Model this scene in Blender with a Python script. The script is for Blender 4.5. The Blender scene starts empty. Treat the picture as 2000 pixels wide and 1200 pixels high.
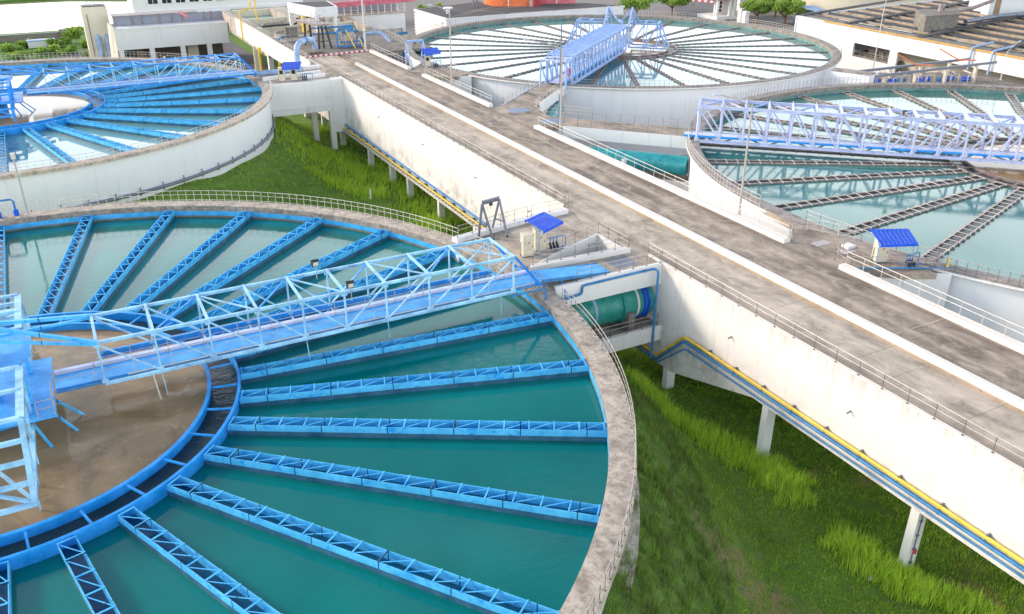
import bpy, math, random
import numpy as np
from mathutils import Vector, Matrix
random.seed(7); rng = np.random.default_rng(7)
PI = math.pi; R = math.radians
scene = bpy.context.scene
col = scene.collection

# ------------------------------------------------------------------ camera
F_PX, PITCH, ROLL, YAW, CAMH = 1667.35, R(26.255), R(0.012), R(27.812), 28.0
fw = Vector((math.sin(YAW)*math.cos(PITCH), math.cos(YAW)*math.cos(PITCH), -math.sin(PITCH)))
rt = Vector((math.cos(YAW), -math.sin(YAW), 0)); up = rt.cross(fw)
cam = bpy.data.cameras.new('camera'); cam.sensor_width = 36; cam.lens = F_PX/2000*36
cam.clip_start = .5; cam.clip_end = 6000
co = bpy.data.objects.new('camera', cam); col.objects.link(co)
m = Matrix.Identity(4)
for i in range(3): m[i][0] = rt[i]; m[i][1] = up[i]; m[i][2] = -fw[i]; m[i][3] = (0, 0, CAMH)[i]
co.matrix_world = m; scene.camera = co
def ray(px, py): return fw*F_PX + rt*(px-1000) + up*(600-py)
def gz(px, py, z=0.0):                       # survey helper: photo pixel -> point at height z
    d = ray(px, py); t = (z-CAMH)/d.z; return Vector((d.x*t, d.y*t, z))
def gy(px, py, y):                           # ... -> point on the vertical plane Y = y
    d = ray(px, py); t = y/d.y; return Vector((d.x*t, y, CAMH+d.z*t))
def gx(px, py, x):
    d = ray(px, py); t = x/d.x; return Vector((x, d.y*t, CAMH+d.z*t))
def proj(p):
    d = Vector(p)-Vector((0, 0, CAMH)); w = d.dot(fw)
    if w < 1: return None
    return 1000+F_PX*d.dot(rt)/w, 600-F_PX*d.dot(up)/w
def seen(p, mg=60):
    q = proj(p); return q is not None and -mg < q[0] < 2000+mg and -mg < q[1] < 1200+mg

# ------------------------------------------------------------------ materials
def nodes(name):
    m = bpy.data.materials.new(name); m.use_nodes = True
    nt = m.node_tree; return m, nt, nt.nodes, nt.links, nt.nodes['Principled BSDF']
def ramp(N, L, src, stops, interp='LINEAR'):
    r = N.new('ShaderNodeValToRGB'); r.color_ramp.interpolation = interp
    e = r.color_ramp.elements
    while len(e) < len(stops): e.new(.5)
    for i, (p, c) in enumerate(stops):
        e[i].position = p; e[i].color = (c, c, c, 1) if isinstance(c, (int, float)) else (*c, 1)
    L.new(src, r.inputs[0]); return r.outputs[0]
def noise(N, L, scale, detail=6, rough=.6, sc=None, dist=0, coord=None):
    n = N.new('ShaderNodeTexNoise'); n.inputs['Scale'].default_value = scale
    n.inputs['Detail'].default_value = detail; n.inputs['Roughness'].default_value = rough
    n.inputs['Distortion'].default_value = dist
    g = N.new('ShaderNodeNewGeometry'); src = g.outputs['Position'] if coord is None else coord
    if sc:
        mp = N.new('ShaderNodeMapping'); mp.inputs['Scale'].default_value = sc; L.new(src, mp.inputs[0]); src = mp.outputs[0]
    L.new(src, n.inputs['Vector']); return n.outputs['Fac']
def mixc(N, L, fac, a, b, mode='MIX'):
    x = N.new('ShaderNodeMix'); x.data_type = 'RGBA'; x.blend_type = mode
    for s, v in ((0, fac), (6, a), (7, b)):
        if isinstance(v, (tuple, list)): x.inputs[s].default_value = (*v, 1)
        elif isinstance(v, (int, float)): x.inputs[s].default_value = v
        else: L.new(v, x.inputs[s])
    return x.outputs[2]
def bump(N, L, b, h, strength, dist=.02):
    bp = N.new('ShaderNodeBump'); bp.inputs['Strength'].default_value = strength; bp.inputs['Distance'].default_value = dist
    L.new(h, bp.inputs['Height']); L.new(bp.outputs[0], b.inputs['Normal'])
def math_n(N, L, op, a, b=None):
    x = N.new('ShaderNodeMath'); x.operation = op
    for s, v in ((0, a), (1, b)):
        if v is None: continue
        if isinstance(v, (int, float)): x.inputs[s].default_value = v
        else: L.new(v, x.inputs[s])
    return x.outputs[0]
def paint(name, base, wear=(.55, .3, .15), amt=.5, rough=.45, var=.25, spec=.5, thr=(.66, .74), seam=0):
    """painted metal: faded patches, grime and a little rust"""
    m, nt, N, L, b = nodes(name)
    n1 = noise(N, L, .9, 5, .65); n2 = noise(N, L, 5, 6, .7); n3 = noise(N, L, 1.7, 8, .75, dist=.6)
    fade = tuple(min(1, c*(1+var)+.06*var*4) for c in base); dark = tuple(c*(1-var) for c in base)
    c = mixc(N, L, ramp(N, L, n1, [(.3, 0), (.7, 1)]), dark, fade)
    c = mixc(N, L, ramp(N, L, n2, [(.45, 0), (.75, .35)]), c, fade)
    c = mixc(N, L, ramp(N, L, n3, [(thr[0], 0), (thr[1], amt)]), c, wear)
    if seam:
        tc = N.new('ShaderNodeTexCoord'); sp = N.new('ShaderNodeSeparateXYZ'); L.new(tc.outputs['Object'], sp.inputs[0])
        fr = math_n(N, L, 'FRACT', math_n(N, L, 'MULTIPLY', sp.outputs['X'], 1/seam)); c = mixc(N, L, math_n(N, L, 'LESS_THAN', fr, .06/seam), c, (.01, .06, .12))
    L.new(c, b.inputs['Base Color']); b.inputs['Roughness'].default_value = rough
    b.inputs['Specular IOR Level'].default_value = spec
    return m
def concrete(name, light, dark, stain, sc=.35, str_=.7, bumpv=.25, streak=False, thr=(.42, .62), asp=(1, 1, 1), lane=None):
    m, nt, N, L, b = nodes(name)
    big = noise(N, L, sc, 9, .68, dist=.8, sc=asp); mid = noise(N, L, sc*4, 9, .74, dist=.5, sc=(asp[0], asp[1]*.8, 1)); fine = noise(N, L, 14, 4, .7)
    c = mixc(N, L, ramp(N, L, big, [(thr[0], 0), (thr[1], 1)]), light, dark)
    c = mixc(N, L, ramp(N, L, mid, [(.48, 0), (.68, str_)]), c, stain)
    if streak:
        s = noise(N, L, 1, 6, .7, sc=(2.2, 2.2, .16)); c = mixc(N, L, ramp(N, L, s, [(.52, 0), (.72, .55)]), c, stain)
    c = mixc(N, L, ramp(N, L, fine, [(.3, .16), (.7, 0)]), c, tuple(x*.45 for x in dark))
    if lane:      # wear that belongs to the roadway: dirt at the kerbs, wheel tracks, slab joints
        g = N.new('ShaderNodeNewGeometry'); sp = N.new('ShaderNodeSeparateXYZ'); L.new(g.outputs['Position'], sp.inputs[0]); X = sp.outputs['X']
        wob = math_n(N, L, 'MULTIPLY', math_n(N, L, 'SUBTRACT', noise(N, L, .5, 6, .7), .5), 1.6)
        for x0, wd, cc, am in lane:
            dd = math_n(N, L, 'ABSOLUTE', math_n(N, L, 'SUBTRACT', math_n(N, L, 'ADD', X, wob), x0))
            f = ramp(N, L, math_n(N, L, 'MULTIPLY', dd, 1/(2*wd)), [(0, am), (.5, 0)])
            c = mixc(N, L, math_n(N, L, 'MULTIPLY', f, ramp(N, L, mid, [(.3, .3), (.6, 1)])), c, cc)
        fr = math_n(N, L, 'FRACT', math_n(N, L, 'MULTIPLY', math_n(N, L, 'ADD', sp.outputs['Y'], math_n(N, L, 'MULTIPLY', wob, .06)), 1/8.2))
        c = mixc(N, L, math_n(N, L, 'MULTIPLY', math_n(N, L, 'LESS_THAN', fr, .006), .55), c, (.10, .085, .07))
        cr = noise(N, L, .35, 3, .5, dist=2.5); k = math_n(N, L, 'LESS_THAN', math_n(N, L, 'ABSOLUTE', math_n(N, L, 'SUBTRACT', cr, .5)), .0022)
        c = mixc(N, L, math_n(N, L, 'MULTIPLY', k, .5), c, (.09, .075, .06))
    L.new(c, b.inputs['Base Color']); b.inputs['Roughness'].default_value = .88
    bump(N, L, b, fine, bumpv, .02); return m
def whitewash(name, base=(.79, .785, .775), stain=(.36, .33, .29), amt=.35, rust=0.0, joints=0):
    m, nt, N, L, b = nodes(name)
    s = noise(N, L, 1, 7, .72, sc=(1.3, 1.3, .12)); s2 = noise(N, L, 1, 8, .75, sc=(2.6, 2.6, .9)); big = noise(N, L, .16, 4, .6)
    c = mixc(N, L, ramp(N, L, big, [(.35, 0), (.7, .5)]), base, tuple(x*.9 for x in base))
    c = mixc(N, L, ramp(N, L, s, [(.55, 0), (.78, amt)]), c, stain)
    c = mixc(N, L, ramp(N, L, s2, [(.66, 0), (.76, amt*1.4)]), c, tuple(x*.6 for x in stain))
    if rust:   # rain streaks under the coping
        g = N.new('ShaderNodeNewGeometry'); sp = N.new('ShaderNodeSeparateXYZ'); L.new(g.outputs['Position'], sp.inputs[0])
        band = ramp(N, L, math_n(N, L, 'MULTIPLY', sp.outputs['Z'], -.5), [(0, 1), (.8, 0)])
        dr = ramp(N, L, noise(N, L, 1, 7, .82, sc=(3, 1.6, .1)), [(.44, 0), (.6, rust)])
        c = mixc(N, L, math_n(N, L, 'MULTIPLY', band, dr), c, (.40, .20, .12))
        gr = ramp(N, L, math_n(N, L, 'MULTIPLY', math_n(N, L, 'ADD', sp.outputs['Z'], 3.6), -.4), [(0, 0), (.9, .8)])
        c = mixc(N, L, math_n(N, L, 'MULTIPLY', gr, ramp(N, L, noise(N, L, .5, 8, .8), [(.46, 0), (.66, 1)])), c, (.36, .33, .31))
    if joints:
        g = N.new('ShaderNodeNewGeometry'); sp = N.new('ShaderNodeSeparateXYZ'); L.new(g.outputs['Position'], sp.inputs[0])
        fr = math_n(N, L, 'FRACT', math_n(N, L, 'MULTIPLY', sp.outputs['Y'], 1/joints))
        c = mixc(N, L, math_n(N, L, 'MULTIPLY', math_n(N, L, 'LESS_THAN', fr, .05/joints), .35), c, (.40, .36, .33))
    L.new(c, b.inputs['Base Color']); b.inputs['Roughness'].default_value = .8
    bump(N, L, b, s2, .12, .02); return m
def plain(name, c, rough=.6, metal=0, var=.15):
    m, nt, N, L, b = nodes(name)
    n = noise(N, L, 2.5, 6, .7)
    L.new(mixc(N, L, ramp(N, L, n, [(.35, 0), (.7, 1)]), tuple(x*(1-var) for x in c), tuple(min(1, x*(1+var)) for x in c)), b.inputs['Base Color'])
    b.inputs['Roughness'].default_value = rough; b.inputs['Metallic'].default_value = metal; return m
def water(name, c1, c2, scale=1.3, strength=.12, rough=.06, nsc=.12, ior=1.33, foam=None, swirl=0, dist=.05):
    m, nt, N, L, b = nodes(name)
    n = noise(N, L, nsc, 5, .55, dist=swirl)
    c = mixc(N, L, ramp(N, L, n, [(.35, 0), (.68, 1)]), c1, c2)
    if foam:
        f = noise(N, L, .55, 9, .72, dist=2.2); c = mixc(N, L, ramp(N, L, f, [(.54, 0), (.74, .6)]), c, foam)
    L.new(c, b.inputs['Base Color']); b.inputs['Roughness'].default_value = rough; b.inputs['IOR'].default_value = ior
    w1 = noise(N, L, scale, 4, .6, sc=(1, 1.6, 1), dist=.3); w2 = noise(N, L, scale*4.2, 3, .5)
    h = math_n(N, L, 'ADD', w1, math_n(N, L, 'MULTIPLY', w2, .25))
    bump(N, L, b, h, strength, dist); return m

M = {}
M['white'] = whitewash('white_wall', amt=.34)
M['white_tank'] = whitewash('white_tank_wall', base=(.80, .82, .85), stain=(.42, .43, .46), amt=.34)
M['white_old'] = whitewash('white_peeling_wall', stain=(.12, .12, .13), amt=.6)
M['white_cause'] = whitewash('white_causeway_wall', base=(.80, .775, .75), stain=(.34, .29, .26), amt=.42, rust=.5, joints=6.1)
M['kerb'] = whitewash('kerb_paint', base=(.76, .73, .69), stain=(.42, .32, .25), amt=.4)
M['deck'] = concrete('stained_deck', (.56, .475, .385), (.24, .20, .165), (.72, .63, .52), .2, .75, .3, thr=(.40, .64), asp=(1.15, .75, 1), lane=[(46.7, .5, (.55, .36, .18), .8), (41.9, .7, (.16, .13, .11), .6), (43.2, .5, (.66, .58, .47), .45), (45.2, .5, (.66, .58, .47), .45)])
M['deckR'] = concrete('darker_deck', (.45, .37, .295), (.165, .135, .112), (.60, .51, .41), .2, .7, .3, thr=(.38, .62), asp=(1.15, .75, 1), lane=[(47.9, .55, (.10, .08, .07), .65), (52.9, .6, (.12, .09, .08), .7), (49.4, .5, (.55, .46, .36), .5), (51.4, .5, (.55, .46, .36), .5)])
M['rim'] = concrete('rim_concrete', (.62, .54, .45), (.30, .25, .21), (.15, .13, .115), .8, .8, .35, thr=(.42, .66))
M['rim_old'] = concrete('weathered_rim', (.40, .36, .33), (.24, .21, .195), (.11, .10, .10), .5, .7, .35)
M['rim_face'] = concrete('rim_face', (.44, .37, .31), (.22, .19, .17), (.05, .045, .04), 1.2, .8, .3, streak=True)
M['rawconc'] = concrete('bare_concrete', (.30, .27, .23), (.17, .15, .13), (.08, .075, .07), .6, .7, .3, streak=True)
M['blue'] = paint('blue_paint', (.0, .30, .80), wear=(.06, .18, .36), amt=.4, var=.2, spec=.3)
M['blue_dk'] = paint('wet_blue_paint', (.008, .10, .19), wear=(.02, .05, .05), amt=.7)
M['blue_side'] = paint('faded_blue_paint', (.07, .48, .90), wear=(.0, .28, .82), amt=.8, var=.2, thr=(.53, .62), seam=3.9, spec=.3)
M['band_dull'] = concrete('algae_band', (.20, .34, .33), (.10, .20, .19), (.30, .30, .24), .8, .6, .2)
M['blue_band'] = paint('blue_band_paint', (.03, .38, .80), wear=(.25, .45, .6), amt=.4)
M['trussblue'] = paint('truss_blue', (.27, .54, .83), wear=(.42, .16, .06), amt=.85, var=.35, thr=(.615, .67))
M['trussblue2'] = paint('truss_blue_deep', (.0, .27, .80), wear=(.3, .2, .15), amt=.3)
M['deckblue'] = paint('deck_blue', (.03, .35, .86), wear=(.1, .3, .7), amt=.5, rough=.5)
M['lilac'] = paint('lilac_paint', (.29, .43, .72), wear=(.35, .30, .35), amt=.4, var=.18)
M['lilac_lt'] = paint('pale_lilac_paint', (.52, .57, .78), wear=(.45, .42, .5), amt=.3, var=.15)
M['roofblue'] = paint('roof_blue', (.0, .085, .66), wear=(.004, .05, .5), amt=.3, rough=.55, var=.1, spec=.3)
M['pipeblue'] = paint('pipe_blue', (.002, .17, .42), wear=(.01, .07, .14), amt=.6)
M['greyblue'] = paint('grey_blue_pipe', (.26, .38, .58), wear=(.2, .3, .4), amt=.3)
M['teal'] = paint('teal_pipe', (.005, .30, .34), wear=(.01, .2, .25), amt=.4, rough=.35)
M['teal_g'] = paint('green_teal_pipe', (.003, .27, .23), wear=(.01, .16, .16), amt=.4, rough=.35)
M['ochre'] = paint('ochre_gutter', (.50, .27, .04), wear=(.3, .18, .06), amt=.4)
M['yellow'] = paint('yellow_pipe', (.80, .50, .02), wear=(.4, .25, .05), amt=.3)
M['orange'] = paint('orange_tank', (.72, .16, .03), wear=(.5, .12, .04), amt=.5)
M['red'] = paint('red_paint', (.55, .03, .05), wear=(.3, .05, .05), amt=.3)
M['pinkroof'] = paint('pink_red_roof', (.52, .11, .14), wear=(.35, .08, .1), amt=.4)
M['post_dark'] = plain('brown_post', (.17, .135, .115), .5, .2)
M['steel'] = plain('galvanised_rail', (.50, .45, .42), .45, .2)
M['rail_white'] = plain('pale_rail', (.66, .60, .55), .5, .1)
M['grey'] = plain('grey_steel', (.20, .22, .27), .45, .4)
M['dark'] = plain('dark_steel', (.05, .05, .055), .5, .3)
M['black'] = plain('black_rubber', (.015, .015, .018), .6)
M['brown'] = paint('brown_trough', (.22, .165, .155), wear=(.3, .2, .14), amt=.5, var=.3)
M['bar'] = paint('trough_bar', (.48, .42, .39), wear=(.2, .15, .12), amt=.6)
M['beamtan'] = concrete('tan_beam', (.50, .37, .26), (.30, .21, .15), (.14, .10, .08), .6, .6, .3)
M['cream'] = plain('cream_enamel', (.66, .60, .46), .45)
M['creamwall'] = whitewash('cream_wall', base=(.72, .66, .52), stain=(.4, .28, .14), amt=.4)
M['rubber'] = plain('roof_felt', (.085, .08, .085), .9, var=.4)
M['asphalt'] = concrete('asphalt', (.17, .16, .17), (.11, .105, .11), (.20, .19, .19), .1, .4, .2)
M['brownwood'] = plain('timber_brown', (.34, .22, .13), .7)
M['glass'] = plain('window_glass', (.03, .035, .045), .1)
M['louvre'] = plain('grey_louvre', (.26, .28, .34), .15)
M['stripewhite'] = plain('kerb_white', (.8, .78, .76), .6, var=.08)
M['water_teal'] = water('settled_water', (.0, .145, .138), (.0, .21, .19), 1.3, .16, .045, .05, swirl=.6, ior=1.45)
M['water_pale'] = water('settled_water_pale', (.10, .25, .26), (.16, .33, .32), .9, .04, .03, .05, ior=1.5)
M['water_grey'] = water('settled_water_grey', (.03, .16, .15), (.07, .23, .21), 1.1, .10, .05, .07, ior=1.45)
M['trough_water'] = water('trough_water', (.005, .07, .14), (.01, .10, .18), 2.0, .3, .08, .3)
M['water_dark'] = water('channel_water', (.015, .035, .04), (.035, .065, .07), 1.6, .7, .06, .3, dist=.12)
M['mud'] = water('muddy_water', (.28, .18, .085), (.40, .28, .155), .9, .22, .06, .2, foam=(.58, .46, .32), swirl=1.5, dist=.08)
M['lake'] = water('lake_water', (.22, .20, .12), (.30, .28, .18), .25, .3, .05, .02)
M['bark'] = plain('bark', (.22, .13, .07), .9, var=.4)

def leaf_mat(name, a, b, c):
    m, nt, N, L, bs = nodes(name)
    at = N.new('ShaderNodeAttribute'); at.attribute_name = 'tint'
    n = noise(N, L, .8, 4, .6)
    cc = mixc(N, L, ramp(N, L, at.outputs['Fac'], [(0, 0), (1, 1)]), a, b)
    cc = mixc(N, L, math_n(N, L, 'GREATER_THAN', at.outputs['Fac'], 1.5), cc, (.15, .17, .05))
    cc = mixc(N, L, ramp(N, L, n, [(.45, 0), (.75, .5)]), cc, c)
    L.new(cc, bs.inputs['Base Color']); bs.inputs['Roughness'].default_value = .6
    bs.inputs['Subsurface Weight'].default_value = 0
    tr = N.new('ShaderNodeBsdfTranslucent'); L.new(cc, tr.inputs[0])
    mx = N.new('ShaderNodeMixShader'); mx.inputs[0].default_value = .3
    out = nt.nodes['Material Output']; L.new(bs.outputs[0], mx.inputs[1]); L.new(tr.outputs[0], mx.inputs[2]); L.new(mx.outputs[0], out.inputs[0])
    return m
M['leaf'] = leaf_mat('tree_leaf', (.11, .24, .03), (.42, .58, .10), (.22, .34, .05))
M['grass'] = leaf_mat('grass_blade', (.11, .25, .022), (.66, .90, .07), (.20, .38, .035))

# ------------------------------------------------------------------ object helpers
wl = {}
def tag(o, label=None, cat=None, group=None, kind=None):
    if label: o['label'] = label
    if cat: o['category'] = cat
    if group: o['group'] = group
    if kind: o['kind'] = kind
    return o
def thing(name, label, cat, loc=(0, 0, 0), group=None):
    o = bpy.data.objects.new(name, None); o.empty_display_size = .3; col.objects.link(o)
    o.location = loc; wl[o.name] = Vector(loc); return tag(o, label, cat, group)
def link(name, me, parent=None):
    o = bpy.data.objects.new(name, me); col.objects.link(o)
    if parent is not None:
        o.parent = parent; o.location = -wl[parent.name]
    wl[o.name] = Vector((0, 0, 0)); return o
def frame_of(d, upv=Vector((0, 0, 1))):
    d = d.normalized()
    if abs(d.dot(upv)) > .98: upv = Vector((0, 1, 0))
    s = d.cross(upv).normalized(); return s, s.cross(d).normalized()
class MB:
    def __init__(s): s.v = []; s.f = []
    def hexa(s, P):
        b = len(s.v); s.v += [tuple(p) for p in P]
        for q in ((0, 3, 2, 1), (4, 5, 6, 7), (0, 1, 5, 4), (1, 2, 6, 5), (2, 3, 7, 6), (3, 0, 4, 7)): s.f.append(tuple(b+i for i in q))
        return s
    def box(s, x0, y0, z0, x1, y1, z1):
        return s.hexa([(x0, y0, z0), (x1, y0, z0), (x1, y1, z0), (x0, y1, z0), (x0, y0, z1), (x1, y0, z1), (x1, y1, z1), (x0, y1, z1)])
    def beam(s, p, q, w, h, e=0):
        p = Vector(p); q = Vector(q); d = (q-p).normalized(); p = p-d*e; q = q+d*e
        a, u = frame_of(q-p); a = a*w/2; u = u*h/2
        return s.hexa([p-a-u, p+a-u, q+a-u, q-a-u, p-a+u, p+a+u, q+a+u, q-a+u])
    def ibeam(s, p, q, w, h, t=.03):
        p = Vector(p); q = Vector(q); a, u = frame_of(q-p)
        s.beam(p+u*(h/2-t/2), q+u*(h/2-t/2), w, t); s.beam(p-u*(h/2-t/2), q-u*(h/2-t/2), w, t); s.beam(p, q, t, h-2*t-.004)
        return s
    def tube(s, pts, r, n=8, cap=True):
        pts = [Vector(p) for p in pts]; b = len(s.v); k = len(pts)
        prev = None
        for i, p in enumerate(pts):
            d = (pts[min(i+1, k-1)]-pts[max(i-1, 0)])
            if prev is None: a, u = frame_of(d)
            else:
                dn = d.normalized(); a = (prev-dn*prev.dot(dn)).normalized(); u = a.cross(dn).normalized()
            prev = a
            rr = r[i] if isinstance(r, (list, tuple)) else r
            for j in range(n):
                t = 2*PI*j/n; s.v.append(tuple(p+a*rr*math.cos(t)+u*rr*math.sin(t)))
        for i in range(k-1):
            for j in range(n):
                s.f.append((b+i*n+j, b+i*n+(j+1) % n, b+(i+1)*n+(j+1) % n, b+(i+1)*n+j))
        if cap:
            s.f.append(tuple(b+j for j in range(n))[::-1]); s.f.append(tuple(b+(k-1)*n+j for j in range(n)))
        return s
    def sweep(s, c, prof, a0, a1, seg):
        """closed cross-section (r,z) swept round centre c from angle a0 to a1"""
        n = len(prof); full = abs(a1-a0) >= 2*PI-1e-6; b = len(s.v); k = seg if full else seg+1
        for i in range(k):
            a = a0+(a1-a0)*i/seg
            for r, z in prof: s.v.append((c[0]+r*math.cos(a), c[1]+r*math.sin(a), z))
        for i in range(seg):
            i2 = (i+1) % k
            for j in range(n):
                j2 = (j+1) % n; s.f.append((b+i*n+j, b+i2*n+j, b+i2*n+j2, b+i*n+j2))
        if not full:
            s.f.append(tuple(b+j for j in range(n))); s.f.append(tuple(b+(k-1)*n+j for j in range(n))[::-1])
        return s
    def ring(s, c, r0, r1, z0, z1, a0=0, a1=2*PI, seg=160):
        return s.sweep(c, [(r0, z0), (r1, z0), (r1, z1), (r0, z1)], a0, a1, seg)
    def disc(s, c, r, z, seg=128):
        b = len(s.v); s.v += [(c[0]+r*math.cos(2*PI*i/seg), c[1]+r*math.sin(2*PI*i/seg), z) for i in range(seg)]
        s.f.append(tuple(range(b, b+seg))); return s
    def prism(s, poly, z0, z1):
        n = len(poly); b = len(s.v)
        ar = sum(poly[i][0]*poly[(i+1) % n][1]-poly[(i+1) % n][0]*poly[i][1] for i in range(n))
        if ar < 0: poly = poly[::-1]
        s.v += [(p[0], p[1], z0) for p in poly]+[(p[0], p[1], z1) for p in poly]
        s.f.append(tuple(b+i for i in range(n))[::-1]); s.f.append(tuple(b+n+i for i in range(n)))
        for i in range(n): s.f.append((b+i, b+(i+1) % n, b+n+(i+1) % n, b+n+i))
        return s
    def cyl(s, x, y, z0, z1, r, n=24): return s.tube([(x, y, z0), (x, y, z1)], r, n)
    def mesh(s, name, mat, smooth=False):
        me = bpy.data.meshes.new(name); me.from_pydata(s.v, [], s.f)
        me.materials.append(M[mat] if isinstance(mat, str) else mat)
        if smooth:
            me.polygons.foreach_set('use_smooth', [True]*len(me.polygons))
            try: me.set_sharp_from_angle(angle=R(40))
            except Exception: pass
        me.update(); return me
    def pieces(s, name, mat, parent=None, smooth=False):
        """one object per group of touching primitives"""
        n = len(s.v); par = list(range(n))
        def find(i):
            while par[i] != i: par[i] = par[par[i]]; i = par[i]
            return i
        for f in s.f:
            a = find(f[0])
            for k in f[1:]: par[find(k)] = a
        comp = {}
        for i in range(n): comp.setdefault(find(i), []).append(i)
        bb = []
        for idx in comp.values():
            P = [s.v[i] for i in idx]; bb.append([set(idx), [min(p[k] for p in P)-.01 for k in range(3)], [max(p[k] for p in P)+.01 for k in range(3)]])
        ch = True
        while ch:
            ch = False
            for i in range(len(bb)):
                for j in range(len(bb)-1, i, -1):
                    if all(bb[i][1][k] <= bb[j][2][k] and bb[j][1][k] <= bb[i][2][k] for k in range(3)):
                        bb[i][0] |= bb[j][0]; bb[i][1] = [min(a, b) for a, b in zip(bb[i][1], bb[j][1])]; bb[i][2] = [max(a, b) for a, b in zip(bb[i][2], bb[j][2])]; bb.pop(j); ch = True
        out = []
        for st, _, _ in bb:
            mp = {o: k for k, o in enumerate(sorted(st))}; q = MB(); q.v = [s.v[i] for i in sorted(st)]; q.f = [tuple(mp[i] for i in f) for f in s.f if f[0] in mp]
            out.append(q.build(name, mat, parent, smooth))
        return out
    def build(s, name, mat, parent=None, smooth=False):
        return link(name, s.mesh(name, mat, smooth), parent)
def place(name, me, parent, loc, rotz=0):
    o = bpy.data.objects.new(name, me); col.objects.link(o); o.parent = parent
    o.location = Vector(loc)-wl[parent.name]; o.rotation_euler = (0, 0, rotz); wl[o.name] = Vector(loc); return o

POST = {}
def post_mesh(h, mat):
    k = (round(h, 2), mat)
    if k not in POST:
        b = MB(); b.tube([(0, 0, -.03), (0, 0, h)], .022, 6); b.box(-.06, -.06, -.0, .06, .06, .03); POST[k] = b.mesh('post', mat)
    return POST[k]
def resample(pts, step):
    out = [Vector(pts[0])]
    for a, b in zip(pts, pts[1:]):
        a = Vector(a); b = Vector(b); n = max(1, round((b-a).length/step))
        out += [a.lerp(b, i/n) for i in range(1, n+1)]
    return out
def railing(pts, label, h=1.05, step=1.6, mat='steel', group='tubular handrails', lower=.12, r=.02, name='handrail'):
    """posts + three longitudinal tubes following pts"""
    pts = [Vector(p) for p in pts]
    t = thing(name, label, 'railing', pts[0], group)
    up1 = Vector((0, 0, 1))
    for nm, z in (('top_rail', h), ('middle_rail', h*.62), ('bottom_rail', lower)):
        MB().tube([p+up1*z for p in pts], r if nm != 'top_rail' else r*1.25, 6).build(nm, mat, t, True)
    for p in resample(pts, step):
        if seen(p, 40): place('post', post_mesh(h, 'post_dark' if mat == 'steel' or name == 'dark' else mat), t, p)
    return t
def arcpts(c, r, a0, a1, z=0, step=.75):
    n = max(2, int(abs(R(a1-a0))*r/step)); return [(c[0]+r*math.cos(R(a0+(a1-a0)*i/n)), c[1]+r*math.sin(R(a0+(a1-a0)*i/n)), z) for i in range(n+1)]

# ------------------------------------------------------------------ layout
C1, C2, C3, C4 = (-7.17, 52.24), (-7.86, 141.74), (100.4, 145.4), (100.13, 55.02)
R12, R34 = 36.33, 40.64
ZG = -11.0
XW, XE, XK = 41.2, 53.9, 47.17       # causeway west face, east face, middle kerb
def dtank(x, y):
    return min(math.hypot(x-C1[0], y-C1[1])-R12-1, math.hypot(x-C2[0], y-C2[1])-R12-1, math.hypot(x-C3[0], y-C3[1])-R34-1, math.hypot(x-C4[0], y-C4[1])-R34-1)
def ground_z(x, y):
    d1 = math.hypot(x-C1[0], y-C1[1])-R12-1; d2 = math.hypot(x-C2[0], y-C2[1])-R12-1
    z = ZG
    for d, top in ((d1, -3.6), (d2, -5.6)):
        if d < 11:
            t = max(0, min(1, 1-d/10.5)); z = max(z, ZG+(top-ZG)*(t*t*(3-2*t)))
    z += .18*math.sin(x*.7+1.3*math.sin(y*.31))+.12*math.sin(y*.9+x*.2)
    if 64 < y < 150 and x > 14: z -= 1.0*min(1, (y-64)/14)*min(1, (150-y)/10)*min(1, (x-14)/14)
    if x > 60 or y > 185: z = ZG
    if y > 300 and x < 34+(y-300)*.45: z = ZG-min(3, (y-300)*.4)     # lake basin
    return z

SOIL = [(1420, 1140, 2.2), (1500, 1195, 2.6), (1470, 1160, 1.6), (1592, 925, 1.0), (1702, 950, 1.0), (1905, 1165, 1.5), (1215, 668, 1.3), (1350, 1120, .8), (480, 356, 1.4), (545, 262, 1.6)]
SOIL = [(gz(a, b, ZG).x, gz(a, b, ZG).y, r) for a, b, r in SOIL]
def soil(x, y):
    v = 0
    for a, b, r in SOIL:
        d = math.hypot(x-a, y-b)/r*(1+.35*math.sin(x*2.3+y*1.1)+.2*math.sin(y*3.7)); v = max(v, 1-d*.75)
    return max(0, min(1, v*1.6))
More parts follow.
